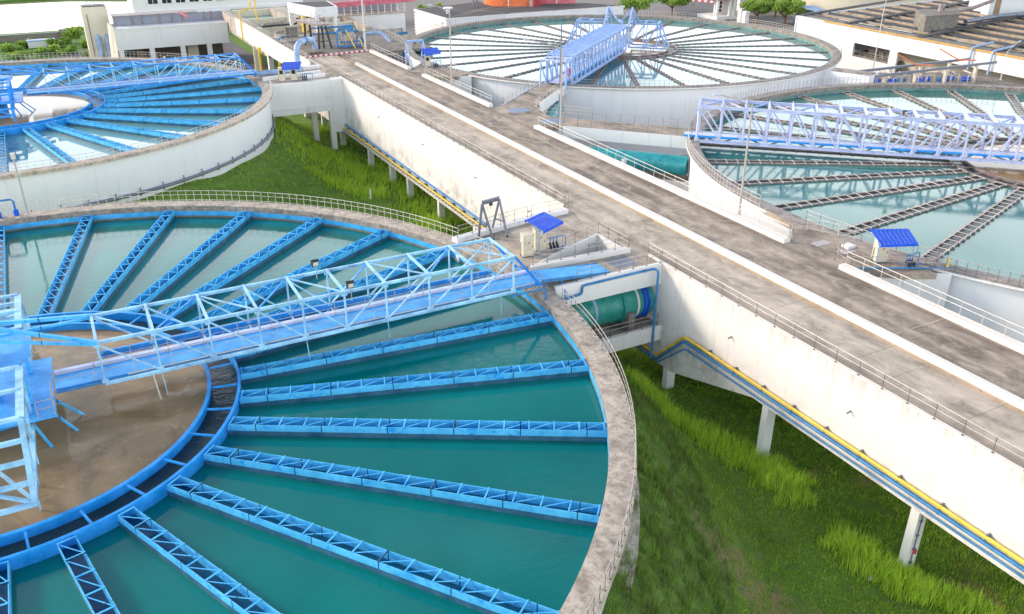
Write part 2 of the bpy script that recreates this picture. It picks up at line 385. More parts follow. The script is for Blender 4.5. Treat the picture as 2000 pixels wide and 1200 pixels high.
# ground: one sheet, fine near the tanks, reaching past the horizon line
def ground():
    xs = list(np.arange(-60, 62, 1.0))+list(np.arange(64, 300, 6))+[320, 380, 500, 800, 1500, 3000]
    xs = [-3000, -1500, -800, -400, -200, -120, -80]+xs
    ys = [-600, -200, -60, -30]+list(np.arange(-15, 190, 1.0))+list(np.arange(192, 320, 3))+[330, 345, 360, 380, 400, 440, 500, 700, 1200, 3000, 5000]
    v = [(x, y, ground_z(x, y)) for y in ys for x in xs]; n = len(xs)
    f = [(j*n+i, j*n+i+1, (j+1)*n+i+1, (j+1)*n+i) for j in range(len(ys)-1) for i in range(n-1)]
    me = bpy.data.meshes.new('ground'); me.from_pydata(v, [], f); me.polygons.foreach_set('use_smooth', [True]*len(f))
    m, nt, N, L, b = nodes('grassy_soil')
    n1 = noise(N, L, .12, 7, .65); n2 = noise(N, L, .9, 8, .75); n3 = noise(N, L, 9, 5, .75)
    c = mixc(N, L, ramp(N, L, n2, [(.3, 0), (.7, 1)]), (.10, .20, .03), (.25, .41, .05))
    c = mixc(N, L, ramp(N, L, n3, [(.35, .6), (.65, 0)]), c, (.02, .045, .01))
    c = mixc(N, L, ramp(N, L, n1, [(.60, 0), (.70, .6)]), c, (.22, .16, .08))
    g = N.new('ShaderNodeNewGeometry'); sp = N.new('ShaderNodeSeparateXYZ'); L.new(g.outputs['Position'], sp.inputs[0])
    at = N.new('ShaderNodeAttribute'); at.attribute_name = 'soil'
    so = ramp(N, L, math_n(N, L, 'MULTIPLY', at.outputs['Fac'], ramp(N, L, noise(N, L, 1.6, 8, .8), [(.4, 0), (.62, 1)])), [(.15, 0), (.6, 1)])
    c = mixc(N, L, math_n(N, L, 'MULTIPLY', so, .8), c, (.34, .22, .13))
    far = ramp(N, L, math_n(N, L, 'MULTIPLY', sp.outputs['X'], 1/200), [(.29, 0), (.31, 1)])
    c = mixc(N, L, far, c, (.24, .22, .21))
    L.new(c, b.inputs['Base Color']); b.inputs['Roughness'].default_value = .95; bump(N, L, b, n3, .6, .1)
    a_ = me.attributes.new('soil', 'FLOAT', 'POINT'); a_.data.foreach_set('value', [soil(p[0], p[1]) for p in v])
    me.materials.append(m); o = bpy.data.objects.new('ground', me); col.objects.link(o); tag(o, kind='structure')
ground()
lk = MB(); lk.prism([(-900, 298), (26, 298), (60, 330), (160, 500), (400, 1500), (-1500, 1500)], -12.4, -12.3)
tag(lk.build('lake_water', 'lake'), kind='structure')

# ------------------------------------------------------------------ grass blades (uncountable)
def blades():
    pts = []
    patches = [((1245, 790), (1330, 840), 1, 2.0), ((1360, 850), (1545, 960), 1, 2.2), ((1650, 1070), (1800, 1160), 1, 2.0), ((1780, 1160), (1900, 1190), .6, 1.6), ((640, 300), (740, 345), .5, 5), ((735, 305), (850, 430), .5, 3.5), ((560, 232), (612, 250), .9, 5), ((655, 350), (730, 368), .8, 3.5), ((560, 300), (640, 340), .3, 6)]
    segs = []
    for a, b, s, wd in patches:
        p, q = gz(*a, ZG), gz(*b, ZG); segs.append((p.x, p.y, q.x, q.y, s, wd))
    def tall(x, y):
        best = 0
        for x0, y0, x1, y1, s, wd in segs:
            dx, dy = x1-x0, y1-y0; t = max(0, min(1, ((x-x0)*dx+(y-y0)*dy)/(dx*dx+dy*dy)))
            d = math.hypot(x-x0-dx*t, y-y0-dy*t); w = wd*(.85+.4*math.sin(x*1.1+y*1.7)*math.sin(y*.9))
            if d < w: best = max(best, s*(1-(d/w)**2))
        return best
    V = []; T = []; H = []
    for (x0, x1, y0, y1, dens) in ((16, 54, 10, 34, 30), (16, 54, 34, 58, 22), (0, 53, 66, 100, 9), (0, 53, 100, 150, 5.5)):
        n = int((x1-x0)*(y1-y0)*dens)
        X = rng.uniform(x0, x1, n); Y = rng.uniform(y0, y1, n)
        for x, y in zip(X, Y):
            d1 = math.hypot(x-C1[0], y-C1[1])-R12-1; d2 = math.hypot(x-C2[0], y-C2[1])-R12-1
            if d1 < .15 or d2 < .15: continue
            z = ground_z(x, y)
            if not seen((x, y, z), 20): continue
            k = tall(x, y); clump = math.sin(x*3.1+math.sin(y*2.3)*2)*math.sin(y*2.7+x*.8)
            bare = math.sin(x*.55+2)*math.sin(y*.43+.7)+.4*math.sin(x*1.7+y*1.3)
            so = soil(x, y)
            if k < .3 and rng.random() < so*.6: continue
            if k < .1 and bare > .95 and d1 > 3: continue
            if k > .1 and rng.random() < .35+k: h = .6+.8*k*rng.uniform(.6, 1); tint = .5+.5*k*rng.uniform(.5, 1); w = .045
            elif d1 < 6.5 and y < 62:
                if clump < -.1 and rng.random() < .75: continue
                h = .35+.45*max(0, clump)*rng.uniform(.7, 1.3); tint = rng.uniform(.02, .2)-.0; w = .035; tint = -1 if rng.random() < .55 else tint
            else: h = rng.uniform(.12, .30)+.12*max(0, clump); tint = rng.uniform(.15, .5)*(1.15 if d1 > 4 else .7); w = .035
            if y > 60: w *= 1.9; h *= 1.1
            nb = 4
            for _ in range(nb if rng.random() > .04 else 7):
                V.append((x+rng.normal(0, .12), y+rng.normal(0, .12), z-.03)); T.append(2.0 if tint < 0 else min(1, tint*rng.uniform(.7, 1.25))); H.append((h*rng.uniform(.6, 1.2), w))
    P = np.array(V); H = np.array(H); T = np.array(T); n = len(P)
    a = rng.uniform(0, 2*PI, n); d = np.c_[np.cos(a), np.sin(a), np.zeros(n)]*H[:, 1:2]*.6
    a2 = rng.normal(.6, .9, n); lean = np.c_[np.cos(a2), np.sin(a2), np.zeros(n)]*H[:, :1]*rng.uniform(.15, .65, (n, 1))
    up_ = np.array([0, 0, 1.])
    v = np.empty((n, 5, 3)); v[:, 0] = P-d; v[:, 1] = P+d; v[:, 2] = P+lean*.35+up_*H[:, :1]*.6+d*.7; v[:, 3] = P+lean*.35+up_*H[:, :1]*.6-d*.7; v[:, 4] = P+lean+up_*H[:, :1]
    idx = np.arange(n)[:, None]*5; tri = np.concatenate([idx+np.array([[0, 1, 2]]), idx+np.array([[0, 2, 3]]), idx+np.array([[3, 2, 4]])], 1).reshape(-1)
    me = bpy.data.meshes.new('grass'); me.vertices.add(n*5); me.vertices.foreach_set('co', v.reshape(-1))
    me.loops.add(len(tri)); me.loops.foreach_set('vertex_index', tri.astype(np.int32))
    me.polygons.add(len(tri)//3); me.polygons.foreach_set('loop_start', np.arange(0, len(tri), 3, dtype=np.int32))
    at = me.attributes.new('tint', 'FLOAT', 'POINT'); at.data.foreach_set('value', np.repeat(T, 5).astype(np.float32))
    me.materials.append(M['grass']); me.update(); me.validate()
    o = bpy.data.objects.new('grass', me); col.objects.link(o)
    tag(o, 'green grass and tall bright tufts growing between the round tanks and the causeway', 'grass', kind='stuff')
    print('blades', n)
blades()

# ------------------------------------------------------------------ settling tanks
def trough_mesh(r0, r1, style, far=False):
    """radial collecting trough, lying along +X from r0 to r1"""
    L = r1-r0
    if style == 'blue':
        w, zt, zb = .42, -.45, -1.3
        side = MB(); low = MB(); br = MB(); fl = MB()
        for s in (-1, 1):
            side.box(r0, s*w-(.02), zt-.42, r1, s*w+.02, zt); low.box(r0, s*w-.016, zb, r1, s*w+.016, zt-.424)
            side.box(r0, s*(w-.028)-.01, -1.0, r1, s*(w-.028)+.01, zt-.424)
        fl.box(r0, -w+.02, -1.05, r1, w-.02, -1.0)
        n = int(L/1.42)
        for i in range(n+1):
            x = r0+.15+(L-.3)*i/n; br.beam((x, -w-.03, zt+.025), (x, w+.03, zt+.025), .07, .05)
            if i < n: br.beam((x, -w, zt-.02), (x+(L-.3)/n, w, zt-.02), .045, .03)
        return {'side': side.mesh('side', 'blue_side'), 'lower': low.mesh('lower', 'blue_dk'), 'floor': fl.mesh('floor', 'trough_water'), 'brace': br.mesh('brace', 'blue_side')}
    w, zt, zb = (.2, -.9, -1.3) if far else (.52, -.86, -1.3)
    side = MB(); br = MB(); fl = MB(); rail = MB()
    for s in (-1, 1):
        side.box(r0, s*w-.02, zb, r1, s*w+.02, zt-.03); br.box(r0, s*w-.05, zt-.026, r1, s*w+.05, zt+.02)
    fl.box(r0, -w+.02, -1.06, r1, w-.02, -1.0)
    n = int(L/1.3)
    for i in range(n+1):
        x = r0+.15+(L-.3)*i/n; br.box(x-.045, -w-.18, zt+.024, x+.045, w+.18, zt+.075)
        br.box(x-.07, -w-.2, zt-.10, x+.07, -w-.056, zt+.02); br.box(x-.07, w+.056, zt-.10, x+.07, w+.2, zt+.02)
    return {'side': side.mesh('side', 'brown'), 'floor': fl.mesh('floor', 'water_dark'), 'ladder_frame': br.mesh('ladder_frame', 'brown' if far else 'bar')}

def tank(c, Ri, style, label, off, rin, rout, zw, rimmat, wcol, ledge=False):
    t = thing('settling_tank', label, 'settling tank', (c[0], c[1], ZG), 'round open settling tanks')
    t_in = Ri; seg = 220
    MB().sweep(c, [(Ri+.03, -12.2), (Ri+.9, -12.2), (Ri+.9, -.36), (Ri+.03, -.36)], 0, 2*PI, seg).build('wall', wcol, t, True)
    MB().sweep(c, [(Ri, -.352), (Ri+1.5, -.352), (Ri+1.5, -.02), (Ri+1.44, 0), (Ri, 0)], 0, 2*PI, seg).build('walkway', rimmat, t, True)
    MB().ring(c, Ri-.012, Ri+.028, -.55, -.06, seg=seg).build('coping_face', 'rim_face', t, True)
    MB().ring(c, Ri-.03, Ri+.026, -1.02, -.56, seg=seg).build('painted_band', 'blue_band' if style == 'blue' else 'band_dull', t, True)
    MB().ring(c, Ri-.006, Ri+.026, -3.5, -1.024, seg=seg).build('inner_lining', 'rawconc', t, True)
    MB().ring(c, 0, Ri+.02, -4.2, -4.0, seg=96).build('floor_slab', 'rawconc', t)
    if style != 'blue': MB().ring(c, Ri+1.503, Ri+1.56, -.30, -.10, seg=seg).build('edge_lip', 'white_old', t, True)
    # centre drum
    rm = 'blue' if style == 'blue' else 'brown'
    zr = -.35 if style == 'blue' else -.8
    MB().sweep(c, [(rin-.05, zr-2.6), (rin, zr-2.6), (rin, zr-.08), (rin+.1, zr-.08), (rin+.1, zr), (rin-.12, zr), (rin-.12, zr-.08), (rin-.05, zr-.08)], 0, 2*PI, 140).build('inner_ring', rm, t, True)
    MB().sweep(c, [(rout-.02, zr-2.6), (rout+.03, zr-2.6), (rout+.03, zr-.06), (rout+.1, zr-.06), (rout+.1, zr), (rout-.08, zr), (rout-.08, zr-.06), (rout-.02, zr-.06)], 0, 2*PI, 140).build('outer_ring', rm, t, True)
    for k in range(30):
        a = R(off+12*k+5.5); ca, sa = math.cos(a), math.sin(a)
        if seen((c[0]+rin*ca, c[1]+rin*sa, zr), 40): MB().beam((c[0]+(rin+.12)*ca, c[1]+(rin+.12)*sa, zr-.12), (c[0]+(rout-.1)*ca, c[1]+(rout-.1)*sa, zr-.12), .12, .1).build('spacer_bar', rm, t)
    ms = trough_mesh(rout+.1, Ri-.04, style, c[1] > 100)
    for k in range(30):
        a = off+12*k; ca, sa = math.cos(R(a)), math.sin(R(a))
        if not any(seen((c[0]+r*ca, c[1]+r*sa, -.5), 30) for r in np.linspace(rout, Ri, 9)): continue
        keys = list(ms); first = place('trough', ms[keys[0]], t, (c[0], c[1], 0), R(a))
        for kk in keys[1:]:
            o = bpy.data.objects.new(kk, ms[kk]); col.objects.link(o); o.parent = first
    if style == 'blue' and True:
        bl = MB()
        for k in range(30):
            a = R(off+12*k); ca, sa = math.cos(a), math.sin(a); p = Vector((c[0]+(Ri-.35)*ca, c[1]+(Ri-.35)*sa, 0))
            bl.beam(p+Vector((-sa*.25, ca*.25, -1.35)), p+Vector((sa*.25, -ca*.25, -1.35)), .6, .18)
        bl.pieces('trough_bracket', 'rawconc', t)
    return t
tank(C1, R12, 'blue', 'nearest round tank with deep teal water and blue radial troughs', -5.5, 12.05, 13.85, -1.2, 'rim', 'white_tank')
tank(C2, R12, 'blue', 'farther round tank with blue radial troughs behind the nearest one, at the left', -5.1, 12.05, 13.85, -1.2, 'rim', 'white_tank')
tank(C3, R34, 'brown', 'far round tank with dark thin troughs and a lilac truss bridge, before the black roof', 1.2, 10.0, 11.8, -1.3, 'rim_old', 'white_tank')
tank(C4, R34, 'brown', 'right round tank with ladder-like troughs, cut by the frame edge', 5.6, 10.0, 11.8, -1.3, 'rim_old', 'white_tank')
def waters(c, Ri, rin, rout, zw, zm, mat):
    w = MB(); w.ring(c, rout+.04, Ri-.035, zw-.02, zw, seg=180); tag(w.build('clear_water', mat), kind='structure')
    w = MB(); w.ring(c, 0.02, rin-.06, zm-.02, zm, seg=120); tag(w.build('muddy_water', 'mud'), kind='structure')
    w = MB(); w.ring(c, rin+.02, rout-.04, zw-.1, zw+(.22 if zw < -1.1 else -.05), seg=120); tag(w.build('channel_water', 'water_dark'), kind='structure')
waters(C1, R12, 12.05, 13.85, -1.2, -.85, 'water_teal'); waters(C2, R12, 12.05, 13.85, -1.2, -.85, 'water_pale')
waters(C3, R34, 10, 11.8, -1.04, -1.0, 'water_pale'); waters(C4, R34, 10, 11.8, -1.04, -1.0, 'water_grey')
# footing of the nearest tank and the dark cable pipe around the left tank
tag(MB().ring(C1, R12+.93, R12+1.9, -5.5, -3.55, R(-75), R(60), 80).build('tank_footing', 'rim'), 'rough concrete footing strip along the foot of the nearest tank wall', 'footing')
pt = thing('curved_pipe', 'dark blue-grey pipe curving along the foot of the left tank wall', 'pipe', (C2[0]+R12+1.1, C2[1], -4.7))
MB().tube(arcpts(C2, R12+1.12, -100, 6, -4.9), .2, 10).build('pipe', 'grey', pt, True)
bk = MB()
for p in arcpts(C2, R12+1.12, -100, 6, -4.9, 3.0): bk.box(p[0]-.06, p[1]-.06, -5.3, p[0]+.06, p[1]+.06, -4.3)
bk.pieces('bracket', 'grey', pt)

# ------------------------------------------------------------------ truss bridges
def truss(name, label, cat, c, dirdeg, uvals, v0, v1, zb, zt, mat, mat2, dark, flip, ms=.14, ch=.24, group=None, deck=True, endslope=None, topdiag=True, wide=.0, deckmat='deckblue', traymat='lilac_lt', plates=False, hubend=True):
    a = R(dirdeg); U = Vector((math.cos(a), math.sin(a), 0)); W = Vector((-math.sin(a), math.cos(a), 0)); O = Vector((c[0], c[1], 0))
    def P(u, v, z): return O+U*u+W*v+Vector((0, 0, z))
    t = thing(name, label, cat, P(uvals[-1], (v0+v1)/2, 0), group)
    n = len(uvals)
    for v, mm in ((v0, mat), (v1, mat)):
        fg = v == v1 and not plates
        MB().ibeam(P(uvals[0], v, zb), P(uvals[-1]+(.2), v, zb), ch*.8, ch*(2.3 if fg else 1)).build('bottom_chord', dark if fg else mm, t)
        MB().ibeam(P(uvals[0], v, zt), P(uvals[-1]+.15, v, zt), ch*.8, ch).build('top_chord', mm, t)
        for i, u in enumerate(uvals):
            b = MB(); b.beam(P(u, v, zb+ch/2), P(u, v, zt-ch/2), ms, ms)
            g = ch*.9                                   # gusset plates
            for z in (zb+ch/2+.08, zt-ch/2-.08): b.beam(P(u-g, v, z), P(u+g, v, z), ms*1.12, .2)
            b.build('upright', mat2, t)
            if i < n-1:
                u2 = uvals[i+1]; s = flip(i)
                q0 = P(u, v, zt-ch/2) if s else P(u, v, zb+ch/2); q1 = P(u2, v, zb+ch/2) if s else P(u2, v, zt-ch/2)
                MB().beam(q0, q1, ms*.8, ms*.9).build('diagonal', mat2, t)
    for i, u in enumerate(uvals):
        if plates:
            b = MB(); b.beam(P(u, v0, zt+.06), P(u, v1, zt+.06), .30, .12); b.beam(P(u, v0, zt+.26), P(u, v1, zt+.26), .07, .28); b.build('top_beam', mat2, t)
        else: MB().beam(P(u, v0-.1, zt+.06), P(u, v1+.1, zt+.06), ms*1.5, ms*1.3, 0).build('top_beam', mat, t)
        MB().beam(P(u, v0, zb-.06), P(u, v1, zb-.06), ms, ms*1.3).build('floor_beam', mat2, t)
        if i < n-1 and topdiag:
            u2 = uvals[i+1]; va, vb = (v0, v1) if i % 2 else (v1, v0)
            MB().beam(P(u, va, zt+.01), P(u2, vb, zt+.01), ms*1.05, ms*.7).build('top_diagonal', dark if i % 2 else mat2, t)
            MB().beam(P(u, vb, zb-.1), P(u2, va, zb-.1), ms*.8, ms*.6).build('floor_diagonal', mat2, t)
    if endslope:
        ue, ze = endslope
        for v in (v0, v1):
            MB().ibeam(P(uvals[-1]+.1, v, zt), P(ue, v, ze), ch, ch*.9).build('end_strut', dark, t)
        MB().beam(P(ue, v0, ze), P(ue, v1, ze), .2, .2).build('end_beam', dark, t)
    if deck:
        da, db, z0 = deck
        u0, u1 = uvals[0]-(2.7 if uvals[0] > 5 else 1.0), uvals[-1]+(1.6 if not endslope else endslope[0]-uvals[-1]+.3)
        b = MB(); b.beam(P(u0, (da+db)/2, z0), P(u1, (da+db)/2, z0), db-da, .06); b.build('walkway_deck', deckmat, t)
        MB().beam(P(u0, db+.26, z0+.1), P(u1, db+.26, z0+.1), .34, .22).build('cable_tray', traymat, t)
        MB().beam(P(u0, da-.06, z0-.12), P(u1, da-.06, z0-.12), .07, .3).build('deck_edge', 'blue', t)
        MB().tube([P(u0, da-.3, z0-.05), P(u1-.6, da-.3, z0-.05)], .09, 8).build('service_pipe', 'pipeblue' if deckmat == 'deckblue' else 'lilac', t, True)
        MB().tube([P(u0+4, da-.16, z0+.04), P(u1-.6, da-.16, z0+.04)], .035, 6).build('thin_pipe', 'cream', t, True)
        for v in (da, db+.04):
            for z in (1.05, .6): MB().tube([P(u0, v, z0+z), P(u1, v, z0+z)], .02, 5).build('deck_rail', 'steel', t)
            nn = int((u1-u0)/2.2)
            for k in range(nn+1): place('deck_post', post_mesh(1.05, 'steel'), t, P(u0+(u1-u0)*k/nn, v, z0+.03))
    return t, P
def flip1(i): return i < 5
U1 = [6.1, 9.3, 12.5, 15.55, 18.45, 21.3, 24.2, 27.4, 30.7, 34.1]
t1, P1 = truss('truss_bridge', 'pale blue steel truss footbridge with rusty patches crossing the nearest tank', 'bridge', C1, 0, U1, -1.44, 2.55, .9, 3.7, 'trussblue', 'trussblue', 'trussblue2', flip1, .11, .2, 'truss footbridges over the tanks', deck=(-.95, .75, 1.0), endslope=(36.4, .95))
U2 = [6.6+3.08*i for i in range(10)]
t2, P2 = truss('truss_bridge', 'bright blue steel truss footbridge crossing the farther left tank', 'bridge', (C2[0], C2[1]+2.1), 0, U2, -1.44, 2.55, .9, 3.7, 'trussblue2', 'trussblue', 'trussblue2', flip1, .12, .2, 'truss footbridges over the tanks', deck=(-.95, .75, 1.0), endslope=(36.6, .95))
# right-hand lilac bridges: local axis from the hub towards the causeway
U4 = [2.8+2.72*i for i in range(15)]
t4, P4 = truss('truss_bridge', 'lilac steel truss footbridge crossing the right-hand tank', 'bridge', C4, 137.3, U4, -.7, 3.35, .05, 4.2, 'lilac_lt', 'lilac_lt', 'lilac', lambda i: i < 7, .2, .34, 'truss footbridges over the tanks', deck=(.4, 2.4, .35), plates=True, topdiag=True, deckmat='lilac_lt', traymat='blue', endslope=None)
U3 = [8.0+2.36*i for i in range(15)]
t3, P3 = truss('truss_bridge', 'lilac steel truss footbridge with a slatted top, crossing the far round tank', 'bridge', C3, 220.8, U3, -.4, 3.75, .05, 4.3, 'lilac', 'lilac', 'lilac', lambda i: i < 7, .22, .36, 'truss footbridges over the tanks', deck=(.5, 2.6, .35), plates=True, topdiag=False, deckmat='lilac_lt', traymat='blue')
# portal frame where the far lilac bridge lands
pf = thing('portal_frame', 'short lilac portal frame at the landing of the far slatted bridge', 'frame', P3(43, 1.7, 0))
for v in (-.4, 3.75):
    for u in (41.6, 44.4): MB().beam(P3(u, v, 0), P3(u, v, 3.8), .22, .22).build('leg', 'lilac', pf)
    MB().beam(P3(41.6, v, .2), P3(44.4, v, 3.7), .14, .14).build('diagonal', 'lilac', pf)
    MB().beam(P3(41.4, v, 3.9), P3(44.6, v, 3.9), .24, .24).build('side_beam', 'lilac', pf)
for u in (41.6, 44.4): MB().beam(P3(u, -.4, 4.12), P3(u, 3.75, 4.12), .3, .2).build('head_beam', 'lilac_lt', pf)
# A-frame pylons on the far hub
for v, lb in ((-.4, 'near'), (3.75, 'far')):
    q = thing('pylon', 'lilac A-shaped steel pylon on the %s edge of the far slatted bridge' % ('left' if v < 0 else 'right'), 'pylon', P3(4, v, 4.3), 'A-shaped pylons')
    s = v+(-.28 if v < 0 else .28)
    for u in (2.6, 8.4): MB().beam(P3(u, s, 4.0), P3(5.6, s, 7.5), .3, .3).build('leg', 'lilac', q)
    MB().beam(P3(4.3, s, 5.6), P3(6.8, s, 5.6), .16, .16).build('tie', 'lilac', q)
    MB().beam(P3(5.6, s, 7.4), P3(5.6, 1.7, 4.6), .2, .2).build('brace', 'lilac', q)
    MB().beam(P3(5.6, s, 7.4), P3(0, s, 4.5), .2, .2).build('back_stay', 'lilac', q)

# ------------------------------------------------------------------ hubs and rotating arms
def arm(label, c, z0, dirdeg, ulist, hw, zb, zt, ue, mat, mat2, ms=.16, group='rotating arms'):
    a = R(dirdeg); U = Vector((math.cos(a), math.sin(a), 0)); W = Vector((-math.sin(a), math.cos(a), 0)); O = Vector((c[0], c[1], 0))
    def P(u, v, z): return O+U*u+W*v+Vector((0, 0, z))
    t = thing('rotating_arm', label, 'rotating arm', P(ulist[0], 0, zb), group)
    for v in (-hw, hw):
        MB().ibeam(P(ulist[0], v, zt), P(ulist[-1], v, zt), ms*2, ms*1.3).build('top_chord', mat2, t)
        MB().ibeam(P(ulist[0], v*.95, zb), P(ue, v*.95, zb), ms*1.4, ms*1.3).build('bottom_chord', mat, t)
        MB().beam(P(ulist[-1], v, zt), P(ue, v*.95, zb), ms*1.3, ms*1.3).build('end_post', mat2, t)
        for i, u in enumerate(ulist):
            MB().beam(P(u, v, zt), P(u, v*.95, zb), ms*.8, ms*.8).build('upright', mat, t)
            if i: MB().beam(P(ulist[i-1], v*.95, zb), P(u, v, zt), ms*.75, ms*.75).build('diagonal', mat, t)
        for k, f in enumerate((.35, .6, .85)):
            MB().beam(P(ulist[0]+(ue-ulist[0])*f, v*.95, zb), P(ulist[0]+(ue-ulist[0])*f, v*.95, z0-.4), .09, .09).build('hanger', mat, t)
    for u in ulist: MB().beam(P(u, -hw, zt+.1), P(u, hw, zt+.1), ms, ms).build('cross_beam', mat2, t)
    for f in (.25, .5, .75, 1.0):
        u = ulist[-1]+(ue-ulist[-1])*f; z = zt+(zb-zt)*f
        MB().beam(P(u, -hw, z), P(u, hw, z), ms*1.1, ms*1.1).build('end_bar', mat2, t)
    MB().beam(P(ulist[-1]+(ue-ulist[-1])*.5, -hw, (zt+zb)/2), P(ue, hw, zb), ms*.8, ms*.8).build('end_diagonal', mat, t)
    MB().beam(P(ulist[0], -hw, zb), P(ue, hw, zb), ms*.8, ms*.8).build('floor_diagonal', mat, t)
    return t
arm('pale blue truss arm reaching towards the viewer over the muddy pool of the nearest tank', C1, -.85, -90, [2.6, 5.3, 8.4], 2.05, .5, 3.7, 11.4, 'trussblue', 'trussblue', .2)
arm('pale blue truss arm on the far side of the muddy pool of the nearest tank', C1, -.85, 90, [2.6, 5.3, 8.0], 2.05, .5, 3.7, 11.2, 'trussblue', 'trussblue', .2)
arm('bright blue truss arm reaching forward over the pool of the farther left tank', (C2[0], C2[1]+.8), -.85, -90, [2.6, 5.3, 8.4], 2.05, .5, 3.7, 11.2, 'trussblue2', 'trussblue2', .2)
arm('lilac truss arm on the right of the far slatted bridge', C3, -1.1, -45, [2.5, 5.4, 8.0], 1.9, -.4, 4.1, 9.9, 'lilac', 'lilac', .2)
arm('lilac truss arm on the left of the far slatted bridge', C3, -1.1, 135, [2.5, 5.4, 8.0], 1.9, -.4, 4.1, 9.9, 'lilac', 'lilac', .2)
def hub(label, c, pm, m1, m2, zp):
    t = thing('centre_tower', label, 'tower', (c[0], c[1], zp))
    MB().box(c[0]-3.4, c[1]-3.9, zp-.14, c[0]+3.3, c[1]+3.7, zp-.02).build('platform', m1, t)
    b = MB(); b.cyl(c[0], c[1], -3, zp-.125, 1.1, 28); b.build('column', m1, t, True)
    b = MB(); b.prism([(c[0]-2.4, c[1]-2.0), (c[0]+2.0, c[1]-2.0), (c[0]+2.6, c[1]-1.2), (c[0]+2.6, c[1]+1.2), (c[0]+1.8, c[1]+2.2), (c[0]-2.4, c[1]+2.2)], 3.62, 3.7); b.build('crown_plate', m1, t)
    b = MB()
    for dx in (-2.0, 2.05):
        for dy in (-1.9, 2.1): b.beam((c[0]+dx, c[1]+dy, zp), (c[0]+dx, c[1]+dy, 3.61), .22, .22)
    b.build('mast_legs', m2, t)
    b = MB(); b.cyl(c[0], c[1], zp+.003, zp+4.4, .55, 20); b.cyl(c[0], c[1], zp+4.4, zp+4.8, .9, 20); b.build('mast', m2, t, True)
    for s in (-1.44, 2.55):
        MB().beam((c[0], c[1]+.3, zp+4.6), (c[0]+6.1, c[1]+s+pm, 3.75), .24, .2).build('stay', m2, t)
        MB().beam((c[0], c[1]+.3, zp+3.6), (c[0]+6.1, c[1]+s+pm, 3.6), .16, .16).build('lower_stay', m2, t)
    for k in range(9):
        a = R(-60+k*18); pass
    rl = MB()
    pts = [(c[0]+2.4, c[1]-3.85, zp), (c[0]+3.25, c[1]-3.85, zp), (c[0]+3.25, c[1]-2.8, zp), (c[0]+3.25, c[1]-1.6, zp)]
    for z in (.55, 1.05): rl.tube([(p[0], p[1], p[2]+z) for p in pts], .025, 6)
    for p in pts: rl.tube([p, (p[0], p[1], p[2]+1.05)], .025, 6)
    rl.build('platform_rail', 'steel', t)
    b = MB()
    for k, (ax, ay) in enumerate(((2.9, -2.2), (3.2, -1.0), (1.9, -3.0))): b.beam((c[0]+ax*.9, c[1]+ay*.9, zp-.3), (c[0]+ax*1.45, c[1]+ay*1.45, -1.0), .14, .1)
    b.pieces('rake_rod', m2, t)
    return t
hub('light blue centre tower with drive platform in the nearest tank', C1, 0, 'deckblue', 'blue_side', .95)
hub('blue centre tower with drive platform in the farther left tank', C2, 2.1, 'trussblue2', 'trussblue2', .95)
for c, lb, P in ((C3, 'lilac centre platform with machinery in the far round tank', P3), (C4, 'lilac centre platform with machinery in the right-hand tank', P4)):
    t = thing('centre_tower', lb, 'tower', (c[0], c[1], .3))
    MB().prism([(c[0]+3.2*math.cos(R(a)), c[1]+3.2*math.sin(R(a))) for a in range(0, 360, 30)], .18, .32).build('platform', 'lilac', t)
    MB().cyl(c[0], c[1], -3, .175, 1.2, 28).build('column', 'lilac_lt', t, True)
    b = MB(); b.box(c[0]-.9, c[1]-.9, .325, c[0]+.9, c[1]+.9, 1.4); b.cyl(c[0], c[1], 1.4, 2.6, .6, 16); b.cyl(c[0]+.2, c[1], 2.6, 3.1, .3, 12); b.build('gear_drive', 'cream', t, True)
    b = MB(); b.box(c[0]+1.6, c[1]-1.2, .325, c[0]+2.3, c[1]-.6, 2.0); b.build('cabinet', 'cream', t)
    MB().beam((c[0], c[1], 4.3), P(3.5, 1.7, 4.35), .5, .3).build('tie', 'lilac', t)

# flood lights fixed on the bridges
def flood(x, y, z, label, parentmat='dark'):
    t = thing('flood_light', label, 'flood light', (x, y, z), 'flood lights on the bridges')
    b = MB(); b.hexa([(x-.22, y-.1, z+.12), (x+.22, y-.1, z+.12), (x+.28, y+.12, z+.06), (x-.28, y+.12, z+.06), (x-.22, y-.1, z+.46), (x+.22, y-.1, z+.46), (x+.28, y+.12, z+.56), (x-.28, y+.12, z+.56)]); b.build('housing', 'dark', t)
    b = MB(); b.box(x-.18, y-.125, z+.16, x+.18, y-.103, z+.42); b.build('lens', 'cream', t)
    b = MB(); b.beam((x, y, z-.9), (x, y, z+.1), .05, .05); b.pieces('bracket', 'steel', t)
flood(13.4, 54.8, 4.1, 'black flood light on the far side of the nearest bridge')
flood(14.6, 50.75, 3.85, 'black flood light on the near top chord of the nearest bridge')
flood(15.5, 143.6, 4.2, 'black flood light above the bright blue bridge')
flood(84.6, 64.7, 4.6, 'flood light on the top of the right-hand lilac bridge')

